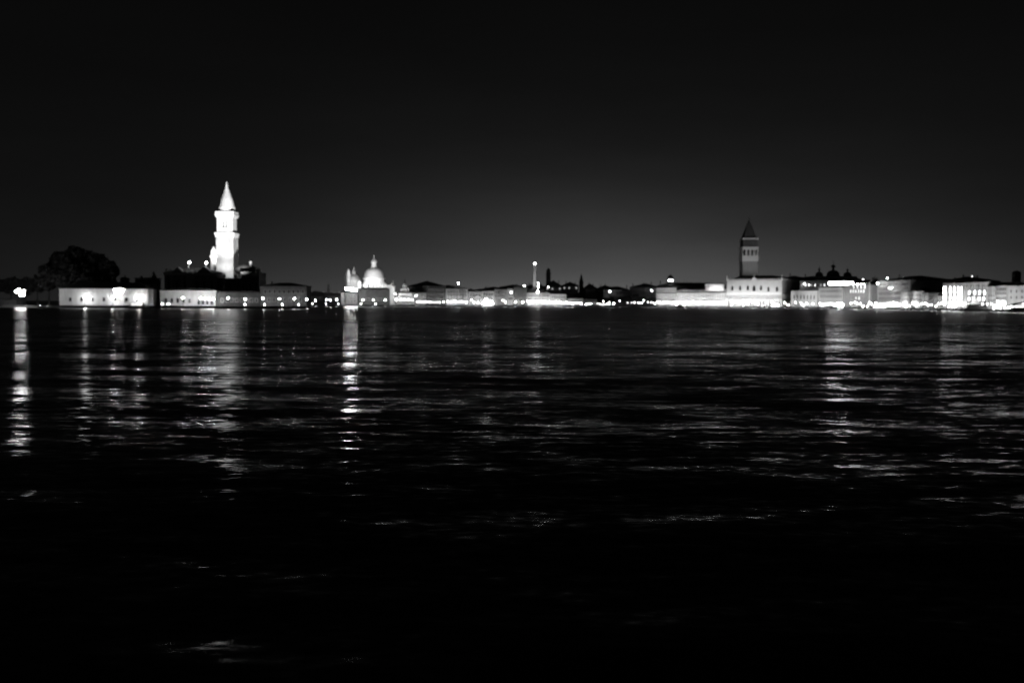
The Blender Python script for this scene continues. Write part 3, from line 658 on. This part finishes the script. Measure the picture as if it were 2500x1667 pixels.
rear('wide dark roof running right from the large hotel', 2200, 2300, 692, 679, 930, depth=50, chim=[(2240, 676), (2270, 682)])
f = bld('house', 'pale three storey waterfront house under the wide dark roof', 2198, 2252, 713, 710, D=(838, 800), depth=18, mt=PALE, rows=[((721, 721), 2200, 2250, 12, 1.0, 2.2), ((731, 731), 2200, 2250, 12, 1.0, 2.4)])
f = bld('house', 'dim low house just left of the bright lit hotel', 2253, 2290, 717, 712, D=(800, 775), depth=18, mt=MID, rows=[((724, 724), 2255, 2288, 7, 1.0, 2.0), ((734, 734), 2255, 2288, 7, 1.0, 2.0)])
f = bld('house', 'little grey house touching the bright hotel on its left', 2291, 2301, 723, 721, D=(774, 768), depth=14, mt=PALE)
f = bld('grand_hotel', 'bright hotel with a grid of glowing windows at the right', 2302, 2408, 692, None, D=(752, 690), depth=26, mt=STONE,
        rows=[(704, 2301, 2312, 2, 1.7, 2.4, 'bright'), (715, 2301, 2312, 2, 1.7, 2.4, 'bright'), (726, 2301, 2312, 2, 1.7, 2.4, 'bright'), (738, 2301, 2312, 2, 1.7, 2.4, 'bright')])
for y in (704, 713, 725, 737.5):
    for x in (2320, 2330, 2340, 2347): f.win(x, y, 1.7, 2.2, 'bright')
for x in (2356, 2361, 2372, 2376, 2384, 2388, 2391, 2399, 2403): f.win(x, 697.5, .9, 1.7)
for x in (2356, 2374, 2384, 2389, 2399): f.win(x, 706, .8, 2.2)
for x in (2367, 2380, 2392, 2404): f.win(x, 714, 1.8, 2.2, 'bright'); 
for x in (2366, 2377, 2391, 2402): f.win(x, 729.5, 1.8, 2.0, 'bright')
for x in (2374, 2384, 2388, 2399): f.win(x, 721.5, .8, 2.0)
f = rear('lumpy dark rooftop with terraces behind the bright hotel', 2330, 2440, 688, 675, 790, depth=34, chim=[(2332, 678), (2352, 671), (2376, 674), (2386, 673), (2428, 681)])
f = bld('house', 'plain grey house right beside the bright hotel', 2409, 2431, 701, 698, D=(690, 678), depth=20, mt=PALE, rows=[((722, 722), 2412, 2430, 3, 1.0, 1.8), ((733, 733), 2412, 2430, 3, 1.0, 1.8)])
f = bld('hotel', 'narrow hotel with two dark window rows over a blazing ground floor', 2432, 2457, 699.5, 697, D=(676, 662), depth=20, mt=PALE, rows=[((706, 706), 2433, 2457, 7, .8, 2.0), ((716.5, 716.5), 2433, 2457, 7, .8, 1.6), ((728, 728), 2433, 2457, 5, 1.0, 2.0), ((740, 740), 2434, 2456, 4, 2.2, 2.6, 'bright')])
f = bld('house', 'wide plain grey facade cut off by the right edge', 2458, 2560, 699, 690, D=(660, 620), depth=24, mt=PALE, rows=[((711, 711), 2462, 2556, 7, .9, 1.7), ((726, 726), 2462, 2556, 7, .9, 1.7)])
f = Facade('dark_tower', 'stout dark tower with a wider cap near the right edge', 'tower', 2476, 2491, 760, 760)
z1 = f.uz(2483, 668)[1]; MB().box(0, f.L, 0, f.L, 0, z1).build('shaft', DARK, f.root)
z2 = f.uz(2483, 660.5)[1]; MB().lathe([(f.L*.62, z1+.003), (f.L*.68, z1+.6), (f.L*.6, z1+(z2-z1)*.6), (f.L*.3, z2-.2), (.2, z2)], 12, f.L/2, f.L/2).build('cap', LEADD, f.root)
f = Facade('roof_cupola', 'small pale round cupola on the roof at the far right', 'cupola', 2481, 2494, 655, 655, zg=zat(2487, 694, 655))
MB().lathe([(f.L*.5, 0), (f.L*.5, .5), (f.L*.42, 1.0), (f.L*.2, 1.5), (.1, 1.8)], 14, f.L/2, f.L/2).build('shell', STONE, f.root)
f.root.children[0].location = (0, 0, 0)

# ================================================================== TREES
def crown_mesh(rx, ry, rz, n, seed, leaf=0.8):
    rnd = random.Random(seed); mb = MB()
    blobs = []
    for _ in range(26):
        v = Vector((rnd.gauss(0, 1), rnd.gauss(0, 1), rnd.gauss(0, 1))).normalized() * rnd.random()**.4 * .68
        blobs.append((v.x, v.y, v.z, rnd.uniform(.24, .4)))
    for _ in range(n):
        bx, by, bz_, br = rnd.choice(blobs)
        d = Vector((rnd.gauss(0, 1), rnd.gauss(0, 1), rnd.gauss(0, 1))).normalized() * br * rnd.uniform(.5, 1.0)
        c = Vector(((bx+d.x)*rx, (by+d.y)*ry, (bz_+d.z)*rz)); a = Vector((rnd.gauss(0,1), rnd.gauss(0,1), rnd.gauss(0,1))).normalized(); e = a.orthogonal().normalized(); g = a.cross(e)
        s_ = leaf*rnd.uniform(.5, 1.1)
        mb.add([c+e*s_, c+g*s_*.7, c-e*s_, c-g*s_*.7], [(0,1,2,3)])
    return mb
def tree(label, x, ytop, D, wpx, seed, name='broadleaf_tree', group='park trees', zbase=GZ, n=1500):
    p = P(x, 748, D); zt_ = zat(x, ytop, D); h = zt_-zbase; wd = wpx*D/F/2
    T_ = thing(name, label, 'tree', (p.x, D, zbase), 0, group)
    ch = h*.72; mb = MB().lathe([(.55+h*.01, 0), (.35, h*.3), (.22, h*.55), (.1, h*.8)], 7)
    for k in range(5):
        a = 1.3*k+seed; z0 = h*(.28+.06*k); e = Vector((math.cos(a)*wd*.6, math.sin(a)*wd*.6, z0+h*.22)); s0 = Vector((0, 0, z0)); q = Vector((-math.sin(a), math.cos(a), 0))*.12
        mb.add([s0+q, s0-q, s0+Vector((0,0,.25)), e+q*.3, e-q*.3, e+Vector((0,0,.06))], [(0,1,4,3),(1,2,5,4),(2,0,3,5)])
    mb.build('trunk', BARK, T_)
    crown_mesh(wd, wd*.9, ch/2, n, seed, .4+wd*.11).build('crown', LEAF, T_, (0, 0, h-ch/2*.95))
    return T_
for i, (x, yt, D, w, lb) in enumerate([
    (120, 640, 600, 62, 'shorter dark tree at the left shoulder of the great tree dome'),
    (150, 610, 606, 84, 'dark tree left of the middle of the great tree dome'),
    (190, 597, 610, 100, 'tallest dark tree in the middle of the great tree dome'),
    (232, 602, 606, 92, 'dark tree right of the middle of the great tree dome'),
    (262, 630, 600, 62, 'dark tree forming the right shoulder of the great tree dome'),
    (190, 640, 596, 120, 'wide low dark tree at the foot of the great tree dome')]):
    tree(lb, x, yt, D, w, 10+i, group='dark trees of the great tree dome', n=6500)
for i, (x, yt, w, lb) in enumerate([
    (-10, 672, 50, 'low dark tree cut by the left edge of the view'), (28, 674, 50, 'low dark tree above the lantern cluster'), (62, 672, 46, 'low dark tree right above the lantern cluster'),
    (92, 664, 44, 'low dark tree between lanterns and the great tree dome'), (306, 671, 30, 'small dark tree right of the great tree dome'), (374, 663, 26, 'small dark treetop left of the church roof')]):
    tree(lb, x, yt, 604, w, 30+i, group='low dark trees on the island', n=1200)
for i, (x, yt, w, D, lb) in enumerate([
    (1478, 728, 30, 1172, 'left dark round park tree behind the small lights'), (1500, 722, 36, 1175, 'middle dark round park tree behind the small lights'), (1524, 724, 34, 1175, 'right dark round park tree behind the small lights'),
    (1545, 716, 34, 1176, 'tallest dark tree in front of the dim long palace'), (1570, 724, 32, 1176, 'low dark tree in front of the dim long palace'), (1592, 726, 24, 1176, 'small dark tree at the left corner of the mint'),
    (1440, 714, 30, 1180, 'dark tree at the foot of the needle spire'), (1412, 712, 30, 1182, 'dark tree left of the foot of the needle spire'),
    (2135, 670, 20, 960, 'dark round treetop above the narrow grey house'), (2262, 702, 50, 815, 'dark tree behind the dim low house left of the bright hotel')]):
    tree(lb, x, yt, D, w, 60+i, group='dark trees along the main shore', n=1100)
for i, (x, yt, w, lb) in enumerate([(768, 707, 20, 'dark tree at the left end of the far gap'), (818, 709, 22, 'dark tree at the right end of the far gap')]):
    tree(lb, x, yt, 960, w, 90+i, group='dark trees in the far gap', n=900)

# ================================================================== LAMPS
GL = {}
def globe_mesh(r, s):
    k = (r, s)
    if k not in GL:
        GL[k] = MB().lathe([(r*.38, -r*.93), (r*.92, -r*.38), (r*.92, r*.38), (r*.38, r*.93)], 6).mesh('globe', emis('lamp_glow_%d' % s, s))
    return GL[k]
PM = {}
def post_mesh(h):
    k = round(h, 1)
    if k not in PM:
        PM[k] = MB().lathe([(.28, 0), (.28, .25), (.14, .35), (.11, k*.5), (.08, k-.4), (.2, k-.36), (.05, k-.3)], 8).mesh('post', IRON)
    return PM[k]
capm = MB().lathe([(.34, 0), (.3, .08), (.1, .25), (.03, .4)], 8).mesh('cap', IRON)
ORD = ['first', 'second', 'third', 'fourth', 'fifth', 'sixth', 'seventh', 'eighth', 'ninth', 'tenth', 'eleventh', 'twelfth', 'thirteenth', 'fourteenth', 'fifteenth', 'sixteenth', 'seventeenth', 'eighteenth', 'nineteenth', 'twentieth', 'twenty-first', 'twenty-second', 'twenty-third', 'twenty-fourth', 'twenty-fifth', 'twenty-sixth', 'twenty-seventh']
def lamp(x, y, D, s, label, group='quay lamps', r=.35, zb=GZ, name='street_lamp', cat='street lamp'):
    p = P(x, y, D); h = max(p.z - zb, 1.0)
    if D > 700: s = round(s * (0.18 if x > 1440 else 0.24) / 5) * 5 or 5
    elif x > 2000: s = round(s * 0.15 / 5) * 5 or 5
    T_ = thing(name, label, cat, (p.x, D, zb), 0, group)
    use('post', post_mesh(h), T_)
    use('globe', globe_mesh(r, s), T_, (0, 0, h+.1)); use('cap', capm, T_, (0, 0, h+.1+r*.95))
    return T_
def row_of(pts, where, tab, off, s, r=.35, group=None, kind='lamp', D=None):
    for i, pt in enumerate(pts):
        x, y = pt[0], pt[1]; ss = pt[2] if len(pt) > 2 else s
        d = (D if D else shore(x, tab) + off)
        lb = ('%s %s from the left %s' % (ORD[i], kind, where)) if len(pts) > 1 else 'single %s %s' % (kind, where)
        lamp(x, y, d, ss, lb, group or ('lamps ' + where), r)
def sp(a, b_, n, y, j=1.0):
    rnd = random.Random(int(a)); return [(a+(b_-a)*(i+.5)/n + rnd.uniform(-j, j)*1.6, y + rnd.uniform(-1.6, 1.2), rnd.choice((90, 160, 260, 420, 600))) for i in range(n)]
K = 1
row_of([(207, 727), (275, 727), (337, 727)], 'in front of the low boathouse', SG, 3.5, 420, .4)
# lantern cluster, far left
p = P(47, 716, 552); T_ = thing('lantern_cluster', 'very bright cluster of lanterns on one post at the far left', 'street lamp', (p.x, 553.5, GZ))
hh = p.z-GZ; use('post', post_mesh(hh), T_)
for dx, dz in ((-2.2, 1.0), (-.9, 1.9), (.5, .6), (1.8, 1.1), (.2, -.9), (1.6, -.7)):
    MB().box(min(0, dx), max(0, dx), -.05, .05, dz-.05, dz+.05).build('arm', IRON, T_, (0, 0, hh)); use('globe', globe_mesh(.75, 95), T_, (dx, -.2, hh+dz))
row_of([(447, 728), (491, 728), (501, 729), (511, 730), (521, 731)], 'in front of the bright quay building under the church', SG, 6, 420)
row_of([(396, 743), (411, 743)], 'low on the quay left below the church', SG, 2, 60, .28, kind='small lamp')
row_of([(557, 728)], 'on the quay below the bell tower', SG, 8, 110)
row_of([(599, 731), (642, 729), (682, 730), (718, 730), (749, 731)], 'close to the wall of the long island wing', SG, 12.5, 85)
row_of([(598, 747), (646, 747), (689, 747), (729, 747)], 'low at the water before the long island wing', SG, 1.2, 50, .28, kind='small lamp')
row_of([(770, 734), (797, 732), (806, 733), (822, 732)], 'in the dark gap left of the domed church', GIU, 4, 250, .5)
row_of([(763, 745), (796, 745), (826, 744)], 'low at the water in the dark gap', GIU, 1, 90, .4, kind='small lamp')
# tall mast light
p = P(857, 709, 940); T_ = thing('mast_light', 'tall mast with the brightest light, left below the domed church', 'floodlight', (p.x, 940, GZ))
use('post', post_mesh(p.z-GZ), T_)
for k, dx in enumerate((-4.2, -2.2, 0, 2.2, 4.2)):
    MB().box(min(0, dx), max(0, dx)+.01, -.06, .06, -.1+.03*k, .02+.03*k).build('crossarm', IRON, T_, (0, 0, p.z-GZ)); use('globe', globe_mesh(1.1, 190), T_, (dx, -.3, p.z-GZ+.9 - dx*.15))
row_of([(886, 733, 150), (911, 733, 350), (941, 733, 350)], 'before the dark seminary under the domes', MAIN, 16, 300, .45)
row_of([(881, 745), (917, 746)], 'low at the water before the dark seminary', MAIN, 1, 120, .4, kind='small lamp')
row_of([(965, 718)], 'beside the narrow white turret tower', MAIN, 12, 180, .4)
row_of([(967, 732), (978, 732), (988, 732), (997, 732), (1006, 733)], 'before the white customs house', MAIN, 6, 230, .4)
row_of([(1016, 722)], 'high beside the customs house', MAIN, 10, 200, .4)
row_of(sp(1017, 1042, 5, 737), 'between the customs house and the peaked roof palace', MAIN, 6, 200, .4)
row_of(sp(1044, 1086, 6, 738), 'before the tall peaked roof palace', MAIN, 6, 180, .4)
row_of(sp(1090, 1140, 9, 737), 'before the grey palace with the roof light', MAIN, 7, 240, .4)
row_of([(1151, 733), (1157, 738), (1167, 739)], 'before the small house left of the marquee', MAIN, 6, 220, .4)
row_of([(1228, 733), (1234, 738)], 'before the broad grey palace right of the marquee', MAIN, 6, 220, .4)
row_of([(1259, 738), (1276, 738)], 'before the dim brick palace', MAIN, 8, 500, .45)
row_of(sp(1286, 1342, 12, 737), 'before the long pale palace below the thin tower', MAIN, 7, 300, .42)
row_of(sp(1343, 1384, 10, 739), 'before the pale house below the stub tower', MAIN, 5, 300, .42)
row_of(sp(1385, 1422, 8, 741), 'before the low dim house', MAIN, 3, 170, .4)
row_of(sp(1426, 1446, 3, 743), 'before the very low dark house', MAIN, 3, 70, .35)
row_of(sp(1456, 1492, 7, 743), 'under the dark round park trees', MAIN, 2, 120, .35)
row_of([(1473, 736), (1487, 738), (1498, 742, 900), (1513, 735)], 'standing taller among the round park trees', MAIN, 2, 200, .4)
row_of(sp(1530, 1562, 4, 740), 'under the tall tree before the dim long palace', MAIN, 2, 90, .35)
row_of([(1566, 739), (1572, 734), (1582, 738), (1590, 738), (1598, 741)], 'left of the mint along the garden', MAIN, 4, 260, .4)
row_of(sp(1603, 1651, 8, 739), 'before the arcaded mint', MAIN, 8, 330, .42)
row_of(sp(1652, 1710, 10, 739), 'before the left half of the library', MAIN, 8, 340, .42)
row_of(sp(1711, 1773, 11, 740), 'before the right half of the library', MAIN, 8, 380, .42)
row_of([(1790, 738), (1798, 738), (1807, 738), (1825, 741), (1838, 738), (1844, 740), (1850, 743), (1873, 739), (1885, 739), (1893, 743), (1901, 745)], 'before the large gothic palace', MAIN, 12, 520, .45)
row_of([(1786, 748), (1815, 748), (1862, 748), (1893, 749)], 'low at the water before the gothic palace', MAIN, 1, 120, .35, kind='small lamp')
row_of([(1916, 739), (1924, 745)], 'at the bridge beside the gothic palace', MAIN, 7, 500, .45)
row_of([(1942, 739), (1956, 741), (1962, 745), (1970, 741), (1984, 742)], 'before the arched prison', MAIN, 9, 480, .45)
row_of(sp(1998, 2044, 7, 742), 'before the pale hotel right of the prison', MAIN, 9, 340, .42)
row_of([(2046, 740), (2053, 741), (2058, 744), (2047, 749), (2056, 750)], 'in the knot of lights right of the moored boat', MAIN, 5, 900, .5)
row_of([(2078, 741), (2087, 739), (2092, 741), (2100, 742), (2107, 748), (2118, 748), (2122, 740), (2128, 742)], 'before the grey hotel with scattered lit windows', MAIN, 6, 380, .42)
row_of([(2138, 739), (2145, 746), (2153, 747), (2162, 747), (2182, 739), (2190, 741), (2195, 743)], 'before the large five storey hotel', MAIN, 6, 330, .4)
row_of([(2213, 749), (2219, 747), (2228, 741), (2241, 743), (2251, 742)], 'before the three storey waterfront house', MAIN, 4, 330, .4)
row_of([(2260, 741), (2266, 745), (2274, 744), (2285, 748), (2291, 742)], 'before the dim low house left of the bright hotel', MAIN, 4, 300, .4)
row_of([(2299, 740), (2306, 744), (2317, 748), (2327, 747), (2335, 747), (2343, 744), (2350, 745)], 'before the glowing window grid of the bright hotel', MAIN, 9, 250, .38)
row_of([(2357, 742), (2365, 744), (2381, 746), (2391, 746), (2399, 743), (2410, 743), (2420, 742)], 'before the right part of the bright hotel', MAIN, 9, 180, .35)
row_of([(2427, 748), (2436, 736), (2442, 744), (2434, 756)], 'around the blazing kiosk at the right', MAIN, 4, 300, .4)
row_of([(2453, 754), (2461, 752), (2469, 749), (2465, 757)], 'right of the blazing kiosk', MAIN, 4, 330, .4)
# added fill spots along the quays, aimed at the fronts to brighten them
def front_fill_lights(a, b_, n, zt_, w, back=15, tab=MAIN):
    for i in range(n):
        x = a+(b_-a)*(i+.5)/n; D = shore(x, tab)+1.5; q = P(x, 748, D); q2 = P(x, 748, shore(x, tab)+back)
        spot((q.x, D, GZ+.6), (q2.x, q2.y, zt_), w*1.25*(.6+.8*((i*7+int(a)) % 5)/4), 125, .3, .8)
front_fill_lights(1018, 1140, 5, 12, 1800); front_fill_lights(1144, 1285, 5, 12, 2600); front_fill_lights(1287, 1382, 5, 10, 2400)
front_fill_lights(1603, 1773, 9, 10, 5200, 17); front_fill_lights(1776, 1906, 6, 18, 13000, 45); front_fill_lights(1932, 2058, 7, 10, 7500, 20)
front_fill_lights(2062, 2125, 3, 14, 8000); front_fill_lights(2143, 2250, 5, 12, 7000); front_fill_lights(2256, 2298, 2, 6, 3500); front_fill_lights(2304, 2455, 8, 12, 6500); front_fill_lights(2460, 2550, 3, 10, 5000)
# lights on roofs and walls, each on a short bracket
def wall_light(x, y, D, s, label, r=.6, zdrop=2.0):
    z = zat(x, y, D); return lamp(x, y, D, s, label, None, r, zb=z-zdrop, name='roof_light', cat='roof light')
def roof_light(x, y, D, s, label, r=.6, drop=None):
    p = P(x, y, D); T_ = thing('roof_light', label, 'roof light', (p.x, D, p.z-1.2))
    use('post', post_mesh(1.2), T_); use('globe', globe_mesh(r, s), T_, (0, 0, 1.2)); use('cap', capm, T_, (0, 0, 1.2+r*.95)); return T_
roof_light(462, 641, 612, 60, 'left of the two bright lights on the church roof', .6)
roof_light(504, 642, 612, 60, 'right of the two bright lights on the church roof', .6)
roof_light(1119, 692, 1020, 30, 'single bright light on the roof of the grey palace', .8)
roof_light(1280, 698, 1120, 22, 'spread bright light on the dim brick palace roof', .9)
roof_light(1248, 714, 1045, 6, 'dim round light on the narrow tower-like house', 1.3)
for i, (y, w) in enumerate(((691, 'topmost'), (697, 'middle'), (702, 'lowest'))): roof_light(1314, y, 1095, 40, w+' of three stacked small lights beside the thin tower', .5)
roof_light(1313, 712, 1080, 60, 'strong light on the palace roof under the thin tower', .9)
roof_light(1339, 701, 1240, 12, 'leftmost small light on the dark roof hill', .8)
roof_light(1489, 712, 1226, 40, 'lone light on the dim facade above the park trees', .7)
roof_light(1591, 709, 1195, 40, 'lone light on the dim long palace', .7)
roof_light(1964, 693, 1070, 40, 'bright light at the left end of the rooftop terrace hotel', .6)
roof_light(1975, 696, 1070, 14, 'fainter light right of the one on the terrace hotel', .6)
for i, x in enumerate((2083, 2093, 2102, 2111)): roof_light(x, 694, 940, 60, ORD[i]+' from left of four lights on the grey hotel roof', .55)
roof_light(2107, 682, 1000, 14, 'small high light above the four roof lights', .5)
roof_light(2143, 692, 890, 70, 'strong light at the left top corner of the large hotel', .8)
roof_light(2166, 679, 880, 50, 'bright light on the roof edge of the large hotel', .5)
for i, x in enumerate((2205, 2209, 2213)): roof_light(x, 678, 900, 10, ('left', 'middle', 'right')[i]+' of three close lights on the long dark roof', .6)
roof_light(2249, 676, 920, 4, 'faint light on the long dark roof', .5)
roof_light(2373, 675, 760, 5, 'faint light above the bright hotel rooftop', .4)
for i, x in enumerate((2171, 2177)): roof_light(x, 703, 866, 30, ('left', 'right')[i]+' one of two lights on the large hotel front', .5)

# ================================================================== KIOSKS, BOATS, PONTOONS
def marquee(label, xa, xb, ytop, D, glowv=1.6, name='marquee'):
    f = Facade(name, label, 'marquee', xa, xb, D, D); L = f.L; z = f.uz((xa+xb)/2, ytop)[1]
    po = MB()
    for a in (.1, L/2, L-.25): po.box(a, a+.15, 0, .15, 0, z*.7).box(a, a+.15, 4.8, 4.95, 0, z*.7)
    po.build('frame', IRON, f.root)
    MB().box(.3, L-.3, .3, 4.6, .05, z*.66).build('lit_wall', emis('canvas_glow', glowv), f.root)
    MB().hip(-.3, L+.3, -.3, 5.2, z*.7+.01, z, th=.12).build('canopy', HULLW, f.root)
    return f
marquee('glowing white marquee on the quay between the centre palaces', 1180, 1202, 727, 1018, 4.0)
row_of([(1179, 741), (1187, 731), (1196, 732), (1203, 741)], 'around the glowing white marquee', MAIN, 3, 700, .5)
marquee('blazing kiosk at the foot of the narrow hotel', 2431, 2447, 737, 645, 4.0)
marquee('long low lit stall row below the large five storey hotel', 2136, 2164, 741, 870, 4.0)

def hull(L, B, Hh, n=10):
    mb = MB(); vs = []; fs = []
    for i in range(n+1):
        s_ = i/n; w = B/2*math.sin(math.pi*min(1, .18+.82*s_)**.8) if s_ > .5 else B/2*(.78+.22*math.sin(math.pi*s_))
        if i == n: w = .04
        sheer = Hh*(1+.45*max(0, s_-.5)**1.5+.1*(s_ < .1))
        x = s_*L
        vs += [(x, -w, sheer), (x, -w*.75, .0), (x, 0, -.35), (x, w*.75, .0), (x, w, sheer), (x, 0, sheer+.04)]
    for i in range(n):
        for k in range(6): a = i*6+k; c = i*6+(k+1) % 6; fs.append((a, c, c+6, a+6))
    fs.append((0,1,2,3,4,5)); fs.append(tuple(n*6+k for k in (5,4,3,2,1,0)))
    return mb.add(vs, fs)
def boat(label, x, D, L, cabin=(.2, .65, 1.6), mt=HULLD, light=None, name='motor_boat', flip=False, mast=None, Hh=1.0, lit=False, B=None):
    p = P(x, 750, D); B = B or L*.26
    T_ = thing(name, label, 'boat', (p.x - (L/2 if not flip else -L/2), D, 0), math.pi if flip else 0.0)
    hull(L, B, Hh).build('hull', mt, T_)
    if cabin:
        a, c, h_ = cabin; cb = MB(); cb.add([(L*a,-B*.3,Hh),(L*c,-B*.28,Hh),(L*c,B*.28,Hh),(L*a,B*.3,Hh),(L*a,-B*.27,Hh+h_),(L*(c-.05),-B*.25,Hh+h_),(L*(c-.05),B*.25,Hh+h_),(L*a,B*.27,Hh+h_)],[(0,3,2,1),(4,5,6,7),(0,1,5,4),(1,2,6,5),(2,3,7,6),(3,0,4,7)])
        c_ = cb.build('cabin', mt, T_)
        for k in range(3):
            q = L*(a+.06+(c-a-.16)*k/3); w_ = L*(c-a-.16)/3*.75
            for sd in (-1, 1): MB().box(q, q+w_, sd*B*.302-.02, sd*B*.302+.02, Hh+h_*.45, Hh+h_*.82).build('cabin_window', LITW if lit else GLASSD, T_)
    if mast:
        for (q, mh) in mast:
            MB().lathe([(.14, Hh), (.1, Hh+mh*.6), (.05, Hh+mh)], 8, L*q, 0).build('mast', IRON, T_)
    if light:
        for (q, zz, s, r) in light:
            use('post', post_mesh(max(zz-Hh, .4)), T_, (L*q, 0, Hh)); use('globe', globe_mesh(r, s), T_, (L*q, 0, zz))
    return T_
boat('small open boat with a faint light on the left water', 106, 500, 5.5, None, light=[(.2, 1.5, 14, .12), (.85, 1.3, 8, .1)], Hh=.6)
boat('white water bus moored at the right end of the boathouse', 340, 520, 11, (.1, .8, 2.0), HULLW, lit=True, light=[(.5, 3.4, 60, .3)], name='water_bus')
boat('dark boat showing two small lights before the library', 1661, 1030, 9, (.25, .7, 1.8), light=[(.05, 3.2, 120, .35), (.95, 3.2, 120, .35)])
boat('dark cabin boat moored below the pale hotel', 2026, 985, 11, (.1, .8, 2.3), Hh=1.2)
boat('small dark pilot boat left of the bright hotel reflection', 2232, 770, 7, (.3, .6, 2.0), Hh=.9, mast=[(.5, 4)])
# sailing vessel
p = P(2388, 757, 655)
T_ = thing('sailing_vessel', 'dark moored sailing vessel with one tall tapering rigged mast', 'boat', (p.x-10, 655, 0))
hull(21, 4.8, 1.9, 14).build('hull', HULLD, T_)
MB().box(3, 13, -1.5, 1.5, 1.95, 3.6).build('deckhouse', HULLD, T_)
MB().box(4, 11, -1.3, 1.3, 3.61, 4.6).build('wheelhouse', HULLD, T_)
MB().lathe([(.5, 1.9), (.3, 5), (.18, 9.4), (.05, 10.6)], 8, 14.5, 0).build('mast', IRON, T_)
sl_ = MB().prism([(12.8, 2.2), (16.2, 2.2), (15.1, 5.5), (14.62, 9.6), (14.4, 9.6), (13.7, 5.5)], -.3, .3).build('furled_sail', TIMBER, T_)
boat('low dark boat moored right of the sailing vessel', 2432, 640, 9, (.2, .6, .9), flip=True, Hh=.9)
boat('low dark boat moored left of the sailing vessel', 2357, 662, 9, (.2, .6, 1.0), Hh=.9)
bm_ = hull(7.5, 1.7, .55)
bc = MB().box(1.6, 4.6, -.6, .6, .56, 1.5)
hm, cm_ = bm_.mesh('hull', HULLD), bc.mesh('cabin', HULLD)
for i, (x, off, lb) in enumerate([(1068, 2, 'below the peaked roof palace'), (1125, 2, 'below the grey palace with the roof light'), (1245, 3, 'left of the strong lamps of the dim brick palace'),
      (1320, 3, 'below the long pale palace'), (1400, 3, 'below the low dim house'), (1540, 3, 'below the tall tree of the garden'), (1625, 3, 'below the arcaded mint'), (1712, 4, 'below the middle of the library'),
      (1812, 4, 'below the left part of the gothic palace'), (1860, 4, 'below the middle of the gothic palace'), (1950, 3, 'below the arched prison'), (2086, 4, 'below the grey hotel with scattered windows'),
      (2168, 3, 'below the large five storey hotel'), (2205, 3, 'below the gap between large hotel and three storey house'), (2268, 4, 'below the dim low house left of the bright hotel'), (2326, 4, 'below the glowing window grid')]):
    D = shore(x)-off; p = P(x, 750, D); T_ = thing('moored_boat', 'small dark moored cabin boat ' + lb, 'boat', (p.x, D, 0), 0, 'small boats moored along the main shore')
    use('hull', hm, T_); use('cabin', cm_, T_)
# pontoons
def pontoon(label, xa, xb, ya, D, arched=True, wallm=MID, lit=4.0):
    f = Facade('floating_pontoon', label, 'pontoon', xa, xb, D, D, zg=0); L = f.L; z = f.uz((xa+xb)/2, ya)[1]
    MB().box(-.5, L+.5, -.3, 5.3, -.3, .7).build('raft', TIMBER, f.root)
    MB().box(.3, L-.3, .4, 4.6, .703, z*.5).build('cabin_wall', wallm, f.root)
    pts = [(0, z*.72)] + [(L*k/10, z*.72+(z*.28)*math.sin(math.pi*k/10)) for k in range(1, 10)] + [(L, z*.72)]
    low = [(x, zz-.6) for x, zz in reversed(pts)]
    MB().prism(pts+low, -.2, 5.2).build('arched_canopy', HULLW, f.root)
    mb = MB()
    for q in (.1, L-.2, L/2): mb.box(q, q+.14, .1, .24, .703, z*.72-.61).box(q, q+.14, 4.8, 4.94, .703, z*.72-.61)
    mb.build('canopy_posts', IRON, f.root)
    MB().box(.6, L-.6, 1, 4, z*.5+.3, z*.5+.5).build('lamp_strip', emis('strip_glow', lit), f.root)
    return f
pontoon('floating pontoon with a lit arched canopy at the right edge', 2474, 2520, 738, 575, lit=14.0)
pontoon('lit floating pontoon moored below the gothic palace', 1880, 1903, 744, 1050, lit=6.0)
# mooring posts
mp_ = MB().lathe([(.2, -1), (.18, 2.6), (.12, 3.2)], 7).mesh('mooring_post', TIMBER)
for i, (x, D, lb) in enumerate([(2283, 745, 'thin dark mooring post left of the bright hotel reflection'), (2302, 730, 'thicker dark mooring post under the left edge of the bright hotel'), (2311, 728, 'short dark mooring post under the window grid'),
                     (2347, 690, 'dark mooring post left of the moored vessels'), (2446, 632, 'dark mooring post right of the moored vessels'), (2252, 770, 'dark mooring post before the three storey house'), (2100, 890, 'lone dark mooring post before the grey hotel'),
                     (1928, 1040, 'dark mooring post before the prison corner'), (1760, 1080, 'dark mooring post before the library end')]):
    o = bpy.data.objects.new('mooring_post', mp_); COL.objects.link(o); p = P(x, 750, D); o.location = (p.x, D, .2); o.scale = (1.6, 1.6, .8+.12*(i % 3)); tag(o, lb, 'mooring post', 'mooring posts')
